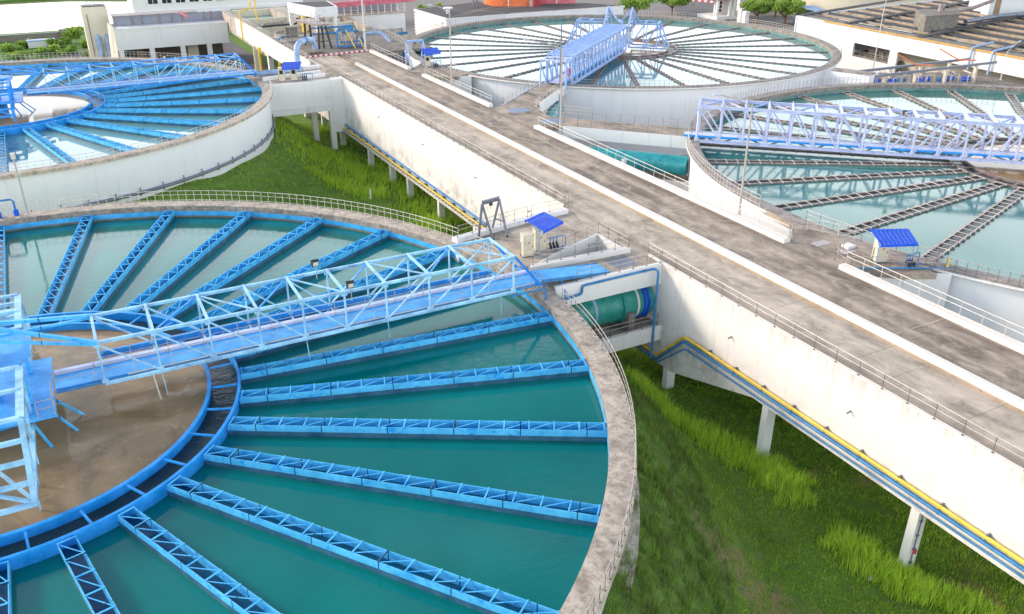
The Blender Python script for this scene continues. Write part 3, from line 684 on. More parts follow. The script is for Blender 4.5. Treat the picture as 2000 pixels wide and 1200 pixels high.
# ------------------------------------------------------------------ elevated causeway
cw = thing('causeway', 'long white-walled elevated concrete causeway with a stained deck running between the tanks', 'causeway', (XK, 60, ZG))
Y0, Y1 = -16, 158.0
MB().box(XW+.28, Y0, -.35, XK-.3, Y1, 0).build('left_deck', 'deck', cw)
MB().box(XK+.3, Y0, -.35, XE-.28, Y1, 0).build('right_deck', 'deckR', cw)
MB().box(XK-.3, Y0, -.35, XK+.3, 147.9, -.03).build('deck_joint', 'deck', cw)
def westwall(ya, yb):   # side wall with haunches, profile in (y,z)
    prof = [(Y0, -6.3), (39.6, -6.3), (49.2, -9.1), (Y1, -9.1)]
    return [p for p in prof]
for nm, x0, x1, mt in (('west_wall', XW, XW+.28, 'white_cause'), ('east_wall', XE-.28, XE, 'white')):
    pr = westwall(0, 0); b = MB(); bb = len(b.v); k = len(pr)
    for x in (x0, x1):
        for (y, z) in pr: b.v.append((x, y, z))
        for (y, z) in pr: b.v.append((x, y, -.006))
    for j in range(k-1):
        b.f.append((j, k+j, k+j+1, j+1)); b.f.append((2*k+j, 2*k+j+1, 3*k+j+1, 3*k+j)); b.f.append((k+j, 3*k+j, 3*k+j+1, k+j+1)); b.f.append((j, j+1, 2*k+j+1, 2*k+j))
    b.f.append((0, 2*k, 3*k, k)); b.f.append((k-1, 2*k-1, 4*k-1, 3*k-1)); b.build(nm, mt, cw)
MB().box(XW+.29, Y0, -6.2, XE-.29, Y1, -5.9).build('soffit', 'white', cw)
b = MB(); b.prism([(XK-.28, Y0), (XK+.28, Y0), (XK+.28, 147.9), (XK-.28, 147.9)], -.028, .34); b.prism([(XK-.24, Y0), (XK+.24, Y0), (XK+.24, 147.86), (XK-.24, 147.86)], .342, .4); b.build('middle_kerb', 'kerb', cw)
for ya, yb in ((Y0, 44.0), (50.2, 95.0), (108.0, 132.7), (139, Y1+.6)):
    MB().box(XE-.62, ya, .004, XE+.04, yb, .4).build('side_kerb', 'kerb', cw)
for ya, yb in ((Y0, 53.6), (67.4, 138.8)):
    MB().box(XW-.03, ya, .024, XW+.26, yb, .10).build('edge_coping', 'kerb', cw)
for xa, xb, ya, yb, mt in ((XW-.06, XW+.3, 53.6, 67.4, 'deck'), (XW-.06, XW+.3, 138.8, 149.6, 'deck'), (XE-.3, XE+.06, 44, 50.2, 'deckR'), (XE-.3, XE+.06, 95, 108, 'deckR'), (XE-.3, XE+.06, 132.7, 139, 'deckR')):
    MB().box(xa, ya, -.005, xb, yb, .006).build('threshold', mt, cw)
b = MB()
for y in (83.5, 118, 61.5, 34, 20): b.box(XK+.3, y-.05, .004, XE-.63, y+.05, .009)
for y in (30, 58, 92, 125): b.box(XW+.3, y-.04, .004, XK-.31, y+.04, .008)
b.pieces('expansion_joint', 'rim', cw)
# columns: local mesh reused
cm = MB(); cm.box(-.42, -.3, ZG-1.6, .42, .3, -6.21); cm = cm.mesh('column', 'white')
cb = MB(); cb.box(-.42, -.3, ZG-1.6, .42, .3, -9.0); cb = cb.mesh('column', 'white')
for y in (12.4, 25.1, 38.2, 49.9, 61, 77, 88, 99, 110, 117, 126.7, 141, 152):
    for x in ((XW+.44,) if y < 55 else (XW+.44, XW+5.5)):
        place('column', cb if y > 45 and x < XW+1 else cm, cw, (x, y, 0))
b = MB()
for y in (42.5, 31, 18.8, 74, 87, 103, 120): b.tube([(XW-.35, y, -2.6), (XW+.1, y, -2.5)], .06, 8)
b.pieces('drain_spout', 'grey', cw)

railing([(XW+.1, -12, .1), (XW+.1, 53.6, .1)], 'tubular railing along the causeway edge nearest the viewer, above the yellow pipe', step=1.9, lower=.1)
railing([(XW+.1, 67.4, .1), (XW+.1, 138.8, .1)], 'tubular railing along the far left edge of the causeway, above the white wall', step=1.75, lower=.1)
for ya, yb, lb in ((-12, 43.8, 'railing on the right kerb of the causeway beside the right shelter'), (50.4, 94.8, 'railing on the right kerb of the causeway past the two lamp posts'), (108.2, 132.5, 'railing on the right kerb of the causeway before the far lamp'), (139.2, 158.6, 'farthest railing on the right kerb of the causeway')):
    railing([(XE-.1, ya, .4), (XE-.1, yb, .4)], lb, h=1.1, step=1.75, mat='rail_white', lower=.05, r=.024)

# ------------------------------------------------------------------ platform of the nearest tank
def angp(c, r, d, z=0): return (c[0]+r*math.cos(R(d)), c[1]+r*math.sin(R(d)), z)
ro1 = R12+1.5
ps = thing('tank_platform', 'concrete platform with white side beams joining the nearest tank to the causeway', 'platform', (36, 56, 0))
arc = [angp(C1, ro1+.01, d)[:2] for d in np.linspace(-.7, 18.5, 14)]
arcA = [p for p in arc if p[1] < 55.7]; arcB = [p for p in arc if p[1] >= 56.1]
MB().prism([(XW-.01, 51.75)]+[(XW-.01, 55.6)]+[(31.3, 55.6)]+arcA[::-1], -.45, 0).build('walk_slab', 'deck', ps)
MB().prism(arcB+[(XW-.01, 66.2), (XW-.01, 59.9), (40.5, 59.9), (35.6, 58.1), (31.4, 56.25)], -.45, -.004).build('valve_slab', 'deck', ps)
MB().prism([(40.32, 55.62), (XW-.01, 55.62), (XW-.01, 59.88), (40.52, 59.88)], -.45, -.008).build('link_slab', 'deck', ps)
MB().box(31.0, 51.45, -1.75, XW-.02, 51.74, .12).build('front_beam', 'white', ps)
MB().box(33.0, 51.2, -1.9, 33.5, 51.44, .1).build('beam_end', 'white', ps) if False else None
MB().beam((31.6, 56.12, -1.35), (35.65, 58.0, -1.35), .2, 2.8).build('pit_wall', 'white', ps)
MB().beam((35.6, 57.98, -1.35), (40.2, 59.68, -1.35), .2, 2.8).build('pit_wall', 'white', ps)
MB().box(40.1, 55.6, -2.75, 40.31, 59.8, .05).build('pit_wall', 'white', ps)
b = MB(); b.prism([(30.6, 55.15), (40.3, 54.75), (40.3, 55.35), (31.2, 55.75)], .004, .42); b.build('long_kerb', 'kerb', ps)
b = MB(); b.prism([(28.1, 63.5), (36.2, 65.15), (40.6, 65.5), (40.6, 66.2), (36.2, 65.85), (27.9, 64.2)], .004, .42); b.build('back_kerb', 'white', ps)
MB().box(37.35, 52.4, .004, 39.55, 54.45, .014).build('grating', 'grey', ps)
MB().prism([(27.6, 62.2), (40.8, 66.0), (41.0, 67.0), (27.5, 64.4)], -2.2, -.46).build('back_beam', 'white', ps)
rp = thing('ramp', 'bright blue corrugated steel ramp leading up to the nearest bridge', 'ramp', (33, 53, 0))
b = MB(); b.hexa([(29.2, 51.95, .78), (36.3, 51.95, .10), (36.3, 53.75, .10), (29.2, 53.9, .78), (29.2, 51.95, .84), (36.3, 51.95, .16), (36.3, 53.75, .16), (29.2, 53.9, .84)])
for i in range(27):
    x = 29.5+.26*i; z = .84-(x-29.2)/7.1*.68; b.beam((x, 51.97, z+.014), (x, 53.72, z+.014), .07, .026)
b.build('plate', 'deckblue', rp)
b = MB()
for y in (51.92, 53.85): b.beam((29.2, y, .72), (36.3, y, .08), .07, .24)
for x in (30.2, 31.8, 33.6): b.box(x-.05, 51.9, 0, x+.05, 52.0, .75-(x-29.2)*.09)
b.pieces('side_frame', 'pipeblue', rp)
railing([(33.0, 51.6, .12), (41.0, 51.6, .12)], 'railing along the white beam above the teal pipe', step=1.35, lower=.1)
railing([(31.2, 55.5, .42), (40.2, 55.05, .42)], 'railing on the long white kerb beside the blue ramp', step=1.35, lower=.1)
railing([(35.6, 58.15, .05), (40.4, 59.95, .05), (40.5, 55.3, .05)], 'railing round the open white pit next to the blue shelter', step=1.6)
railing([(28.3, 63.85, .42), (36.2, 65.5, .42)], 'railing on the white kerb behind the hoist frame', step=1.7, lower=.1)
railing([(36.6, 65.55, .42), (40.8, 65.9, .42), (XW+.1, 67.2, .1)], 'short railing corner where the back kerb meets the causeway', step=1.7, lower=.1)
# rim railings of the nearest tank
railing(arcpts(C1, ro1-.12, 18.6, 100), 'curved railing on the far rim of the nearest tank, before the grass', step=1.5, mat='rail_white', group='curved rim railings')
railing(arcpts(C1, ro1-.12, -4.0, -62), 'curved railing on the rim of the nearest tank, beside the tall dark grass', step=1.5, mat='steel', group='curved rim railings')
railing(arcpts(C1, ro1+.0, 9.5, 15.5, .02), 'short railing between the nearest tank rim and the hoist platform', step=1.4, mat='rail_white', h=.9)
# teal transfer pipe below
def bigpipe(label, p, q, r, mat, extras=True):
    p = Vector(p); q = Vector(q); d = (q-p).normalized()
    t = thing('transfer_pipe', label, 'pipe', p, 'large teal transfer pipes')
    MB().tube([p, q], r, 40).build('pipe', mat, t, True)
    L = (q-p).length
    if extras:
        for f in (.30, .74):
            b = MB(); c0 = p+d*L*f; b.tube([c0-d*.14, c0-d*.01], r*1.12, 40); b.tube([c0+d*.01, c0+d*.14], r*1.12, 40)
            a_, u_ = frame_of(d)
            for k in range(28):
                w = a_*math.cos(k*2*PI/28)+u_*math.sin(k*2*PI/28); b.tube([c0-d*.2+w*r*1.07, c0+d*.2+w*r*1.07], .03, 6)
            b.build('flange', 'teal_g', t)
        for f, w, mm in ((.50, .11, 'greyblue'), (.86, .1, 'white')):
            c0 = p+d*L*f; MB().tube([c0-d*w, c0+d*w], r*1.02, 40).build('band', mm, t)
        c0 = p+d*L*.93; b = MB(); b.tube([c0-d*.3, c0-d*.12], r*1.1, 40); b.tube([c0+d*.1, c0+d*.28], r*1.1, 40)
        a_, u_ = frame_of(d)
        for k in range(20):
            w = a_*math.cos(k*2*PI/20)+u_*math.sin(k*2*PI/20); b.beam(c0-d*.12+w*r*1.03, c0+d*.1+w*r*1.03, .08, .08)
        b.build('blue_coupling', 'roofblue', t)
    return t
bigpipe('green-teal transfer pipe with flanges and a blue coupling under the ramp beam', (29.5, 53.5, -3.75), (XW-.05, 53.5, -3.75), 1.5, 'teal_g')
lg = thing('pipe_ledge', 'low concrete ledge with a white edge beam below the green-teal pipe', 'ledge', (37, 51.5, -5.5))
MB().box(29.8, 51.25, -5.75, XW-.02, 57, -5.5).build('slab', 'deckR', lg); MB().box(30.0, 50.95, -6.8, XW-.02, 51.24, -5.42).build('edge_beam', 'white', lg)
MB().box(38.2, 51.5, -5.5, 38.75, 52.4, -4.0).build('pipe_support', 'rawconc', lg)
railing([(31.4, 51.1, -5.42), (40.9, 51.1, -5.42), (40.95, 53, -5.42)], 'railing along the low ledge under the green-teal pipe', step=1.5)

def pipe(label, pts, r, mat, group=None, cat='pipe', n=10, brackets=None, name='pipe', collars=True):
    pts = [Vector(p) for p in pts]; t = thing(name, label, cat, pts[0], group)
    # soften the corners
    out = [pts[0]]
    for i in range(1, len(pts)-1):
        a = pts[i-1]-pts[i]; c = pts[i+1]-pts[i]; k = min(r*2.5, a.length*.45, c.length*.45); a.normalize(); c.normalize()
        A = pts[i]+a*k; B = pts[i]+c*k; out += [A, (A+B+pts[i]*2)/4, B]
    out.append(pts[-1])
    MB().tube(out, r, n).build('run', mat, t, True)
    if collars:
        b = MB()
        for a, c in zip(pts, pts[1:]):
            L = (c-a).length
            for k in range(1, int(L/6)+1):
                p = a+(c-a)*(k*6/L) if k*6 < L else None
                if p: dd = (c-a).normalized(); b.tube([p-dd*.08, p+dd*.08], r*1.25, n)
        if b.v: b.build('collar', mat, t)
    if brackets:
        b = MB()
        for a, c in zip(pts, pts[1:]):
            L = (c-a).length
            if L < 4 or abs((c-a).z) > L*.5: continue
            for k in range(1, int(L/3.0)): 
                p = a+(c-a)*(k*3.0/L); b.box(p.x-.03, p.y-.05, p.z-r-.1, brackets, p.y+.05, p.z+r+.07)
        if b.v: b.pieces('bracket', 'grey', t)
    return t
xp = XW-.32
near = [(xp, 60, -8.3), (xp, 51.6, -8.3), (xp, 50.8, -8.3), (xp, 47.5, -4.95), (xp, -14, -4.8)]
pipe('thick yellow pipe stepping down and running along the near causeway wall', [(p[0], p[1], p[2]+.12) for p in near], .12, 'yellow', brackets=XW-.01)
pipe('upper of two blue pipes just under the yellow pipe on the near causeway wall', [(p[0]-.03, p[1], p[2]-.28) for p in near], .12, 'pipeblue', 'blue pipes along the causeway wall')
pipe('lower dark blue cable pipe sagging under the yellow pipe on the near causeway wall', [(xp, 60, -8.75), (xp, 50.6, -8.75), (xp, 47.3, -5.85), (xp, -14, -5.45)], .07, 'pipeblue', 'blue pipes along the causeway wall', collars=False)
far = [(xp, 66.5, -7.9), (xp, 139.2, -7.9)]
pipe('long yellow pipe on the far causeway wall above the bright grass', [(p[0]-.12, p[1], p[2]+.02) for p in far], .12, 'yellow', brackets=XW-.01)
pipe('blue pipe beside the long yellow pipe on the far causeway wall', [(xp+.12, 66.5, -7.45), (xp+.12, 137, -7.45), (xp-.3, 139.6, -7.4), (xp-.5, 139.7, -9.4)], .14, 'pipeblue', 'blue pipes along the causeway wall')
cl = thing('pipe_rack', 'pale metal rack with many cross clips carrying pipes on the far causeway wall', 'pipe rack', (xp, 100, -8.2))
b = MB(); b.box(xp-.50, 66.6, -8.2, xp-.44, 138.5, -8.06); b.build('rail', 'rail_white', cl)
b = MB()
for k in range(72): b.box(xp-.43, 67+k, -8.14, xp+.3, 67.06+k, -8.08)
b.pieces('clip', 'dark', cl)
pipe('thin blue water pipe running on the white beam and dropping down past the teal pipe', [(30.2, 50.9, -.9), (33.3, 51.3, -.9), (33.3, 51.3, -.2), (40.3, 51.3, -.15), (40.3, 50.8, -.2), (40.3, 50.8, -8.2)], .1, 'pipeblue')
pipe('thin blue pipe loop at the landing of the nearest bridge', [(26.5, 50.5, .75), (29.3, 50.5, .75), (29.3, 50.1, .7), (29.3, 50.1, -.75), (31.2, 50.3, -.75), (31.2, 50.5, .3)], .07, 'pipeblue', collars=False)
vb = thing('drain_pipe', 'small grey drain pipe with clips and a red valve running down a causeway column', 'pipe', (XW+.25, 24.7, ZG)); MB().tube([(XW+.3, 24.74, -5.4), (XW+.3, 24.74, ZG+.2)], .04, 6).build('run', 'grey', vb)
b = MB()
for k in range(5): b.box(XW+.2, 24.68, ZG+.6+k*1.1, XW+.4, 24.79, ZG+.72+k*1.1)
b.pieces('clip', 'grey', vb); MB().tube([(XW+.3, 24.62, ZG+1.5), (XW+.3, 24.62, ZG+1.8)], .1, 8).build('valve', 'red', vb)

# ------------------------------------------------------------------ blue-roofed shelters, cabinets, hoists, pumps
def shelter(label, pts4, zf, zs, dz=2.4):
    """pts4: four roof corners in plan; sheet roof sloping from pts[2]/[3] side up to [0]/[1]"""
    cx = sum(p[0] for p in pts4)/4; cy = sum(p[1] for p in pts4)/4
    t = thing('shelter', label, 'shelter', (cx, cy, zf), 'blue roofed valve shelters')
    A, B, C, D = [Vector((p[0], p[1], zf+z)) for p, z in zip(pts4, zs)]
    b = MB(); n = 9
    for i in range(n):
        f0, f1 = i/n, (i+1)/n; fm = (f0*.72+f1*.28); P = [A.lerp(B, f0), A.lerp(B, fm), A.lerp(B, f1)]; Q = [D.lerp(C, f0), D.lerp(C, fm), D.lerp(C, f1)]
        u = Vector((0, 0, .05)); w = Vector((0, 0, .03))
        b.hexa([P[0]+u, P[1]+u, Q[1]+u, Q[0]+u, P[0]+u+w, P[1]+u+w, Q[1]+u+w, Q[0]+u+w]); b.hexa([P[1], P[2], Q[2], Q[1], P[1]+w, P[2]+w, Q[2]+w, Q[1]+w])
    for X, Y in ((A, B), (D, C)): b.beam(X-Vector((0, 0, .08)), Y-Vector((0, 0, .08)), .03, .2)
    b.build('roof', 'roofblue', t)
    b = MB()
    mA = A.lerp(D, .5); mB = B.lerp(C, .5); m0 = D.lerp(A, .22).lerp(B, .06); m1 = C.lerp(B, .3)
    for q in (m0, m1):
        MB().tube([(q.x, q.y, zf), (q.x, q.y, q.z-.02)], .05, 8).build('post', 'greyblue', t)
        b.beam(q-Vector((0, 0, .5)), q+(A-D).normalized()*.55-Vector((0, 0, .02)), .05, .05); b.beam(q-Vector((0, 0, .5)), q-(A-D).normalized()*.55-Vector((0, 0, .1)), .05, .05)
    b.beam(m0-Vector((0, 0, .06)), m1-Vector((0, 0, .06)), .07, .07); b.build('frame', 'greyblue', t)
    return t
def cabinet(x, y, z, w, d, h, rot, label, screen=None):
    t = thing('control_cabinet', label, 'cabinet', (x, y, z), 'control cabinets')
    ca, sa = math.cos(R(rot)), math.sin(R(rot))
    def q(u, v, zz): return (x+u*ca-v*sa, y+u*sa+v*ca, z+zz)
    def bx(b, u0, v0, z0, u1, v1, z1): b.hexa([q(u0, v0, z0), q(u1, v0, z0), q(u1, v1, z0), q(u0, v1, z0), q(u0, v0, z1), q(u1, v0, z1), q(u1, v1, z1), q(u0, v1, z1)])
    b = MB(); bx(b, -w/2, -d/2, .1, w/2, d/2, h); b.build('body', 'cream', t)
    b = MB(); bx(b, -w/2-.04, -d/2-.06, h+.002, w/2+.04, d/2+.06, h+.06); b.build('cap', 'cream', t)
    b = MB(); bx(b, -w/2+.04, -d/2-.02, .16, w/2-.04, -d/2-.002, h-.06); b.build('door', 'cream', t)
    b = MB(); bx(b, -w/2, -d/2, 0, w/2, d/2, .098); b.build('plinth', 'grey', t)
    b = MB(); bx(b, w/2-.16, -d/2-.05, h*.45, w/2-.12, -d/2-.021, h*.55); b.build('handle', 'dark', t)
    b = MB(); bx(b, w/2+.002, -.2, h*.7, w/2+.02, .2, h*.82); b.build('side_vent', 'grey', t)
    b = MB(); b.tube([q(-w/2-.06, .1, 0), q(-w/2-.06, .1, h*.6), q(-w/2+.02, .1, h*.66)], .03, 6); b.build('conduit', 'grey', t)
    if screen: b = MB(); bx(b, -w*.3, -d/2-.03, h*.55, w*.3, -d/2-.021, h*.85); b.build('window', 'glass', t)
    else: b = MB(); bx(b, -.07, -d/2-.03, h*.62, .07, -d/2-.021, h*.70); b.build('badge', 'brownwood', t)
    return t
def manifold(x, y, z, label, s=1.0):
    t = thing('valve_manifold', label, 'valves', (x, y, z), 'blue valve manifolds')
    b = MB()
    for k in range(3): b.tube([(x+k*.32*s, y, z), (x+k*.32*s, y, z+.95*s), (x+k*.32*s+.12, y+.1, z+1.0*s)], .045*s, 8)
    b.tube([(x-.15, y+.1, z+1.0*s), (x+1.5*s, y+.1, z+1.0*s), (x+1.6*s, y+.1, z+.9*s), (x+1.6*s, y+.1, z)], .045*s, 8)
    b.tube([(x-.2, y-.35, z+.2), (x+1.2*s, y-.35, z+.2)], .06*s, 8); b.pieces('pipes', 'pipeblue', t, True)
    b = MB()
    for k in range(3): b.cyl(x+k*.32*s-.1, y-.35, z+.1, z+.5*s, .11*s, 10); b.cyl(x+k*.32*s, y, z+.4*s, z+.6*s, .1*s, 10)
    b.pieces('valve_body', 'black', t, True); return t
shelter('bright blue corrugated shelter roof standing beside the nearest bridge landing', [(32.9, 60.0), (35.4, 61.1), (35.8, 58.5), (33.1, 57.2)], 0, (2.45, 2.45, 2.35, 2.35))
cabinet(32.2, 58.3, 0, .95, .8, 1.95, -10, 'pale cream cabinet on the left under the nearest blue shelter')
cabinet(33.7, 58.9, 0, .95, .8, 1.95, -10, 'cream cabinet on the right, half hidden by the nearest shelter post')
manifold(34.6, 58.6, 0, 'blue pipes with black valves beside the pit under the nearest shelter')
shelter('bright blue corrugated shelter roof on the platform of the right-hand tank', [(57.0, 44.7), (60.0, 43.3), (58.4, 41.0), (55.5, 42.2)], 0, (2.5, 2.5, 2.3, 2.3))
cabinet(57.5, 43.6, 0, 1.0, .8, 1.9, -25, 'single cream cabinet under the right-hand blue shelter')
manifold(58.4, 41.7, 0, 'blue pipes with black valves under the right-hand shelter')
shelter('small bright blue shelter roof on the platform of the farther left tank', [(32.9, 141.3), (35.7, 140.3), (34.6, 137.9), (32.0, 138.6)], 0, (2.6, 2.6, 2.1, 2.1))
cabinet(32.1, 139.5, 0, .95, .8, 2.1, -20, 'cream cabinet with a dark screen on the left by the farther left tank', True)
cabinet(34.0, 139.3, 0, 1.0, .8, 2.0, -20, 'cream cabinet with a small dark screen under the farther left shelter', True)
manifold(35.2, 138.6, 0, 'small blue valve pipes beside the farther left shelter')
shelter('small bright blue shelter roof beside the far lilac hoist frame', [(56.6, 141.2), (60.0, 141.6), (59.6, 139.2), (56.4, 138.4)], 0, (2.8, 2.8, 2.3, 2.3))
cabinet(57.4, 140.0, 0, .9, .7, 1.9, -20, 'grey-cream cabinet under the far shelter by the lilac hoist', True)
manifold(58.1, 139.0, 0, 'tiny blue valve pipes under the far shelter by the lilac hoist')
def hoist(label, feet, top, mat):
    t = thing('hoist_frame', label, 'hoist frame', ((feet[0][0]+feet[3][0])/2, (feet[0][1]+feet[3][1])/2, 0), 'hoist frames')
    A, B = Vector(top[0]), Vector(top[1])
    for i, f in enumerate(feet):
        T = A if i < 2 else B; MB().beam(f, T-Vector((0, 0, .1)), .16, .16).build('leg', mat, t); MB().cyl(f[0], f[1], 0, .12, .12, 10).build('wheel', 'black', t)
    for i in (0, 2):
        T = A if i == 0 else B; p = Vector(feet[i]).lerp(T, .4); q = Vector(feet[i+1]).lerp(T, .4); MB().beam(p, q, .1, .12).build('tie', mat, t)
    MB().ibeam(A, B, .24, .34).build('top_beam', mat, t)
    b = MB(); mm = A.lerp(B, .5); b.box(mm.x-.14, mm.y-.1, mm.z-.45, mm.x+.14, mm.y+.1, mm.z-.19); b.tube([(mm.x, mm.y, mm.z-.45), (mm.x, mm.y, mm.z-.75)], .025, 6); b.build('trolley', 'dark', t)
    return t
hoist('dark grey A-legged hoist frame on the platform of the nearest tank', [(30.4, 64.0, 0), (31.3, 62.9, 0), (32.0, 64.6, 0), (32.7, 62.9, 0)], [(30.6, 63.6, 3.3), (32.5, 64.0, 3.3)], 'grey')
hoist('pale lilac hoist frame beside the far blue shelter', [(54.2, 142.0, 0), (54.5, 139.8, 0), (57.0, 142.2, 0), (57.6, 140.6, 0)], [(54.1, 141.2, 4.2), (57.4, 141.6, 4.2)], 'lilac')

# ------------------------------------------------------------------ platform of the farther left tank
t = thing('tank_platform', 'concrete platform with a deep white wall joining the farther left tank to the causeway', 'platform', (35, 142, 0))
arc2 = [angp(C2, ro1+.01, d)[:2] for d in np.linspace(-6, 12, 10)]
MB().prism([(XW-.01, 137.6)]+[(XW-.01, 149.6)]+arc2[::-1]+[(30.4, 137.6)], -.5, -.004).build('slab', 'deck', t)
MB().box(28.8, 137.2, -4.0, 39.4, 137.59, .05).build('front_wall', 'white', t)
MB().box(28.6, 136.9, -4.9, 39.4, 137.3, -4.02).build('lower_beam', 'white_old', t)
MB().box(39.4, 136.9, -8.5, XW-.02, 138.4, .04).build('corner_wall', 'white', t)
b = MB(); b.box(38.6, 136.9, ZG-.4, 39.4, 137.9, -4.9); b.build('pillar', 'white', t)
b = MB(); b.box(36.9, 141.5, ZG-.4, 37.7, 142.3, -2); b.build('pillar', 'white', t)
for pl in ([(29.5, 140.9), (39.3, 142.6), (39.3, 143.4), (29.5, 141.7)], [(29.6, 144.8), (40.4, 147.2), (40.4, 148.2), (29.6, 145.6)], [(36.2, 139.2), (39.3, 139.9), (39.3, 140.5), (36.2, 139.8)]):
    MB().prism(pl, .002, .5).build('kerb', 'white', t)
railing([(28.9, 137.4, .05), (29.4, 138.6, .05)], 'short pale handrail at the left end of the far left platform', step=1.2, mat='rail_white')
railing([(36.0, 142.3, .5), (39.3, 143.0, .5), (39.3, 140.2, .5)], 'pale railing on the white kerb beside the farther left shelter', step=1.5, mat='rail_white')
railing(arcpts(C2, ro1-.12, -7, -100), 'curved railing on the near rim of the farther left tank', step=1.7, mat='rail_white', group='curved rim railings')
railing(arcpts(C2, ro1-.12, 14, 100), 'curved railing on the far rim of the farther left tank', step=2.0, mat='rail_white', group='curved rim railings')
b = thing('riser_pipe', 'large grey-blue bent pipe rising beside the farther left shelter and turning over the railing', 'pipe', (33, 150, 0))
MB().tube([(36.9, 147.6, -.5), (36.9, 147.6, 3.0), (37.05, 147.8, 3.7), (37.5, 148.3, 4.15), (38.2, 149.1, 4.3), (40, 151.2, 4.3), (40.9, 152.2, 4.0), (41.5, 153, 3.3), (41.7, 153.3, 2.4)], .47, 18).build('pipe', 'greyblue', b, True)
MB().tube([(39.05, 150.1, 4.3), (39.35, 150.45, 4.3)], .56, 18).build('coupling', 'pipeblue', b)
b = thing('feed_pipe', 'horizontal pale blue pipe lying at the farther left bridge landing', 'pipe', (31, 143.6, .5)); MB().tube([(28.6, 143.6, .75), (33.5, 144.4, .6), (36.9, 145.0, .5)], .42, 16).build('pipe', 'greyblue', b, True)
# ------------------------------------------------------------------ platforms of the right-hand tanks
t = thing('tank_platform', 'stained concrete walkway platform leading from the causeway to the far round tank', 'platform', (60, 106, 0))
pA = [(XE, 94.9), (XE, 108.1), (55.9, 108.4), (68.9, 119.7), (71.6, 117.2), (60.6, 106.8), (58.9, 104.6), (58.2, 99.3), (71.2, 85.1), (68.6, 82.0), (57.2, 94.2)]
b = MB(); b.prism(pA[:3]+pA[6:8]+[(57.2, 94.2)], -.5, -.004); b.build('slab', 'deckR', t)
MB().prism([pA[2], pA[3], pA[4], pA[5], pA[6]], -.5, -.008).build('upper_walk', 'deckR', t)
MB().prism([pA[7], pA[8], pA[9], (57.2, 94.2)], -.5, -.008).build('right_walk', 'deckR', t)
MB().beam((57.1, 94.05, -.72), (68.5, 81.9, -.72), .2, 1.5).build('edge_beam', 'white_old', t)
MB().beam((60.7, 106.6, -.72), (71.7, 117.0, -.72), .2, 1.5).build('edge_beam', 'white', t)
MB().beam((55.6, 108.4, -.2), (68.8, 119.9, -.2), .16, .46).build('edge_beam', 'lilac_lt', t)
for (x, y) in ((56.2, 104.6), (57.2, 97.0)):
    b = MB(); b.box(x-1.4, y-1.2, .003, x+1.4, y+1.2, .012); b.build('grating', 'greyblue', t)
    b = MB()
    for k in range(8): b.box(x-1.4, y-1.15+k*.31, .013, x+1.4, y-1.05+k*.31, .03)
    b.pieces('grating_bar', 'grey', t)
railing([(54.2, 108.2, 0), (55.9, 108.55, 0), (68.8, 119.8, 0)], 'railing on the left of the walkway to the far round tank', step=1.7)
railing([(71.4, 117.0, 0), (61.0, 107.0, 0), (59.6, 105.4, 0)], 'pale railing on the right of the walkway to the far round tank', step=1.7, mat='rail_white')
railing([(59.2, 105.3, 0), (58.7, 101.8, 0), (61.4, 99.6, 0), (63.2, 97, 0)], 'pale low railing round the gap above the teal pipe between the walkways', step=1.5, mat='rail_white')
railing([(58.4, 99.2, 0), (71.2, 85.3, 0)], 'back railing of the walkway to the right-hand tank', step=1.9)
railing([(57.3, 94.2, 0), (68.5, 82.1, 0)], 'front railing of the walkway to the right-hand tank, above the long teal pipe', step=1.9)
b = thing('fire_box', 'red equipment box on the bridge landing of the far round tank', 'box', (72.2, 117.4, 1.2)); q = MB(); q.box(71.9, 117.1, 1.0, 72.7, 117.5, 2.2); q.build('body', 'red', b); q = MB(); q.box(72.12, 117.07, 1.25, 72.48, 117.098, 1.95); q.build('window', 'black', b); q = MB(); q.beam((72.3, 117.3, 0), (72.3, 117.3, 1.0), .1, .1); q.build('post', 'lilac', b)
bigpipe('long teal pipe under the walkway to the right-hand tank', (54.2, 94.5, -3.0), (66.8, 80.3, -3.0), 1.2, 'teal', False)
bigpipe('short teal pipe showing in the gap below the walkway to the far round tank', (58, 100.5, -2.9), (68, 114, -2.9), 1.15, 'teal', False)
t = thing('pipe_ledge', 'low concrete ledge with a peeling white edge below the long teal pipe', 'ledge', (62, 84, -4.7))
MB().prism([(54, 92.5), (66.5, 78.7), (69, 81), (56.5, 96)], -5.0, -4.7).build('slab', 'deckR', t); MB().beam((54, 92.3, -5.35), (66.4, 78.5, -5.35), .25, 1.4).build('edge_beam', 'white_old', t)
b = MB(); b.box(60.6, 85.0, -4.7, 61.6, 85.8, -2.6); b.build('pipe_support', 'white', t)
t = thing('tank_platform', 'concrete platform with a gap and steps joining the causeway to the right-hand tank', 'platform', (58, 48, 0))
arc4 = [angp(C4, R34+1.5, d)[:2] for d in np.linspace(197, 176, 10)]
MB().prism([(XE, 44.0), (XE, 50.1)]+[(57.3, 53.2)]+arc4[::-1][:-1]+[arc4[0], (59.6, 39.6), (57.0, 41.0)], -.5, -.004).build('slab', 'deckR', t)
MB().beam((XE+.2, 43.5, -3.2), (61.0, 39.3, -3.2), .24, 6.0).build('front_wall', 'white_old', t)
for x, y in ((55.4, 48.3), (56.0, 46.0)): MB().box(x, y, .004, x+1.7, y+.9, .02).build('hatch', 'steel', t)
MB().box(57.2, 46.6, .002, 58.1, 47.4, .22).build('step', 'white', t)
railing([(57.6, 51.8, 0), (59.7, 48.2, 0)], 'short pale railing beside the steps of the right-hand platform', step=1.6, mat='rail_white')
railing([(59.2, 53.5, 0), (59.9, 46.0, 0), (61.6, 41.2, 0)], 'long railing along the rim behind the right-hand shelter', step=1.6, mat='steel')
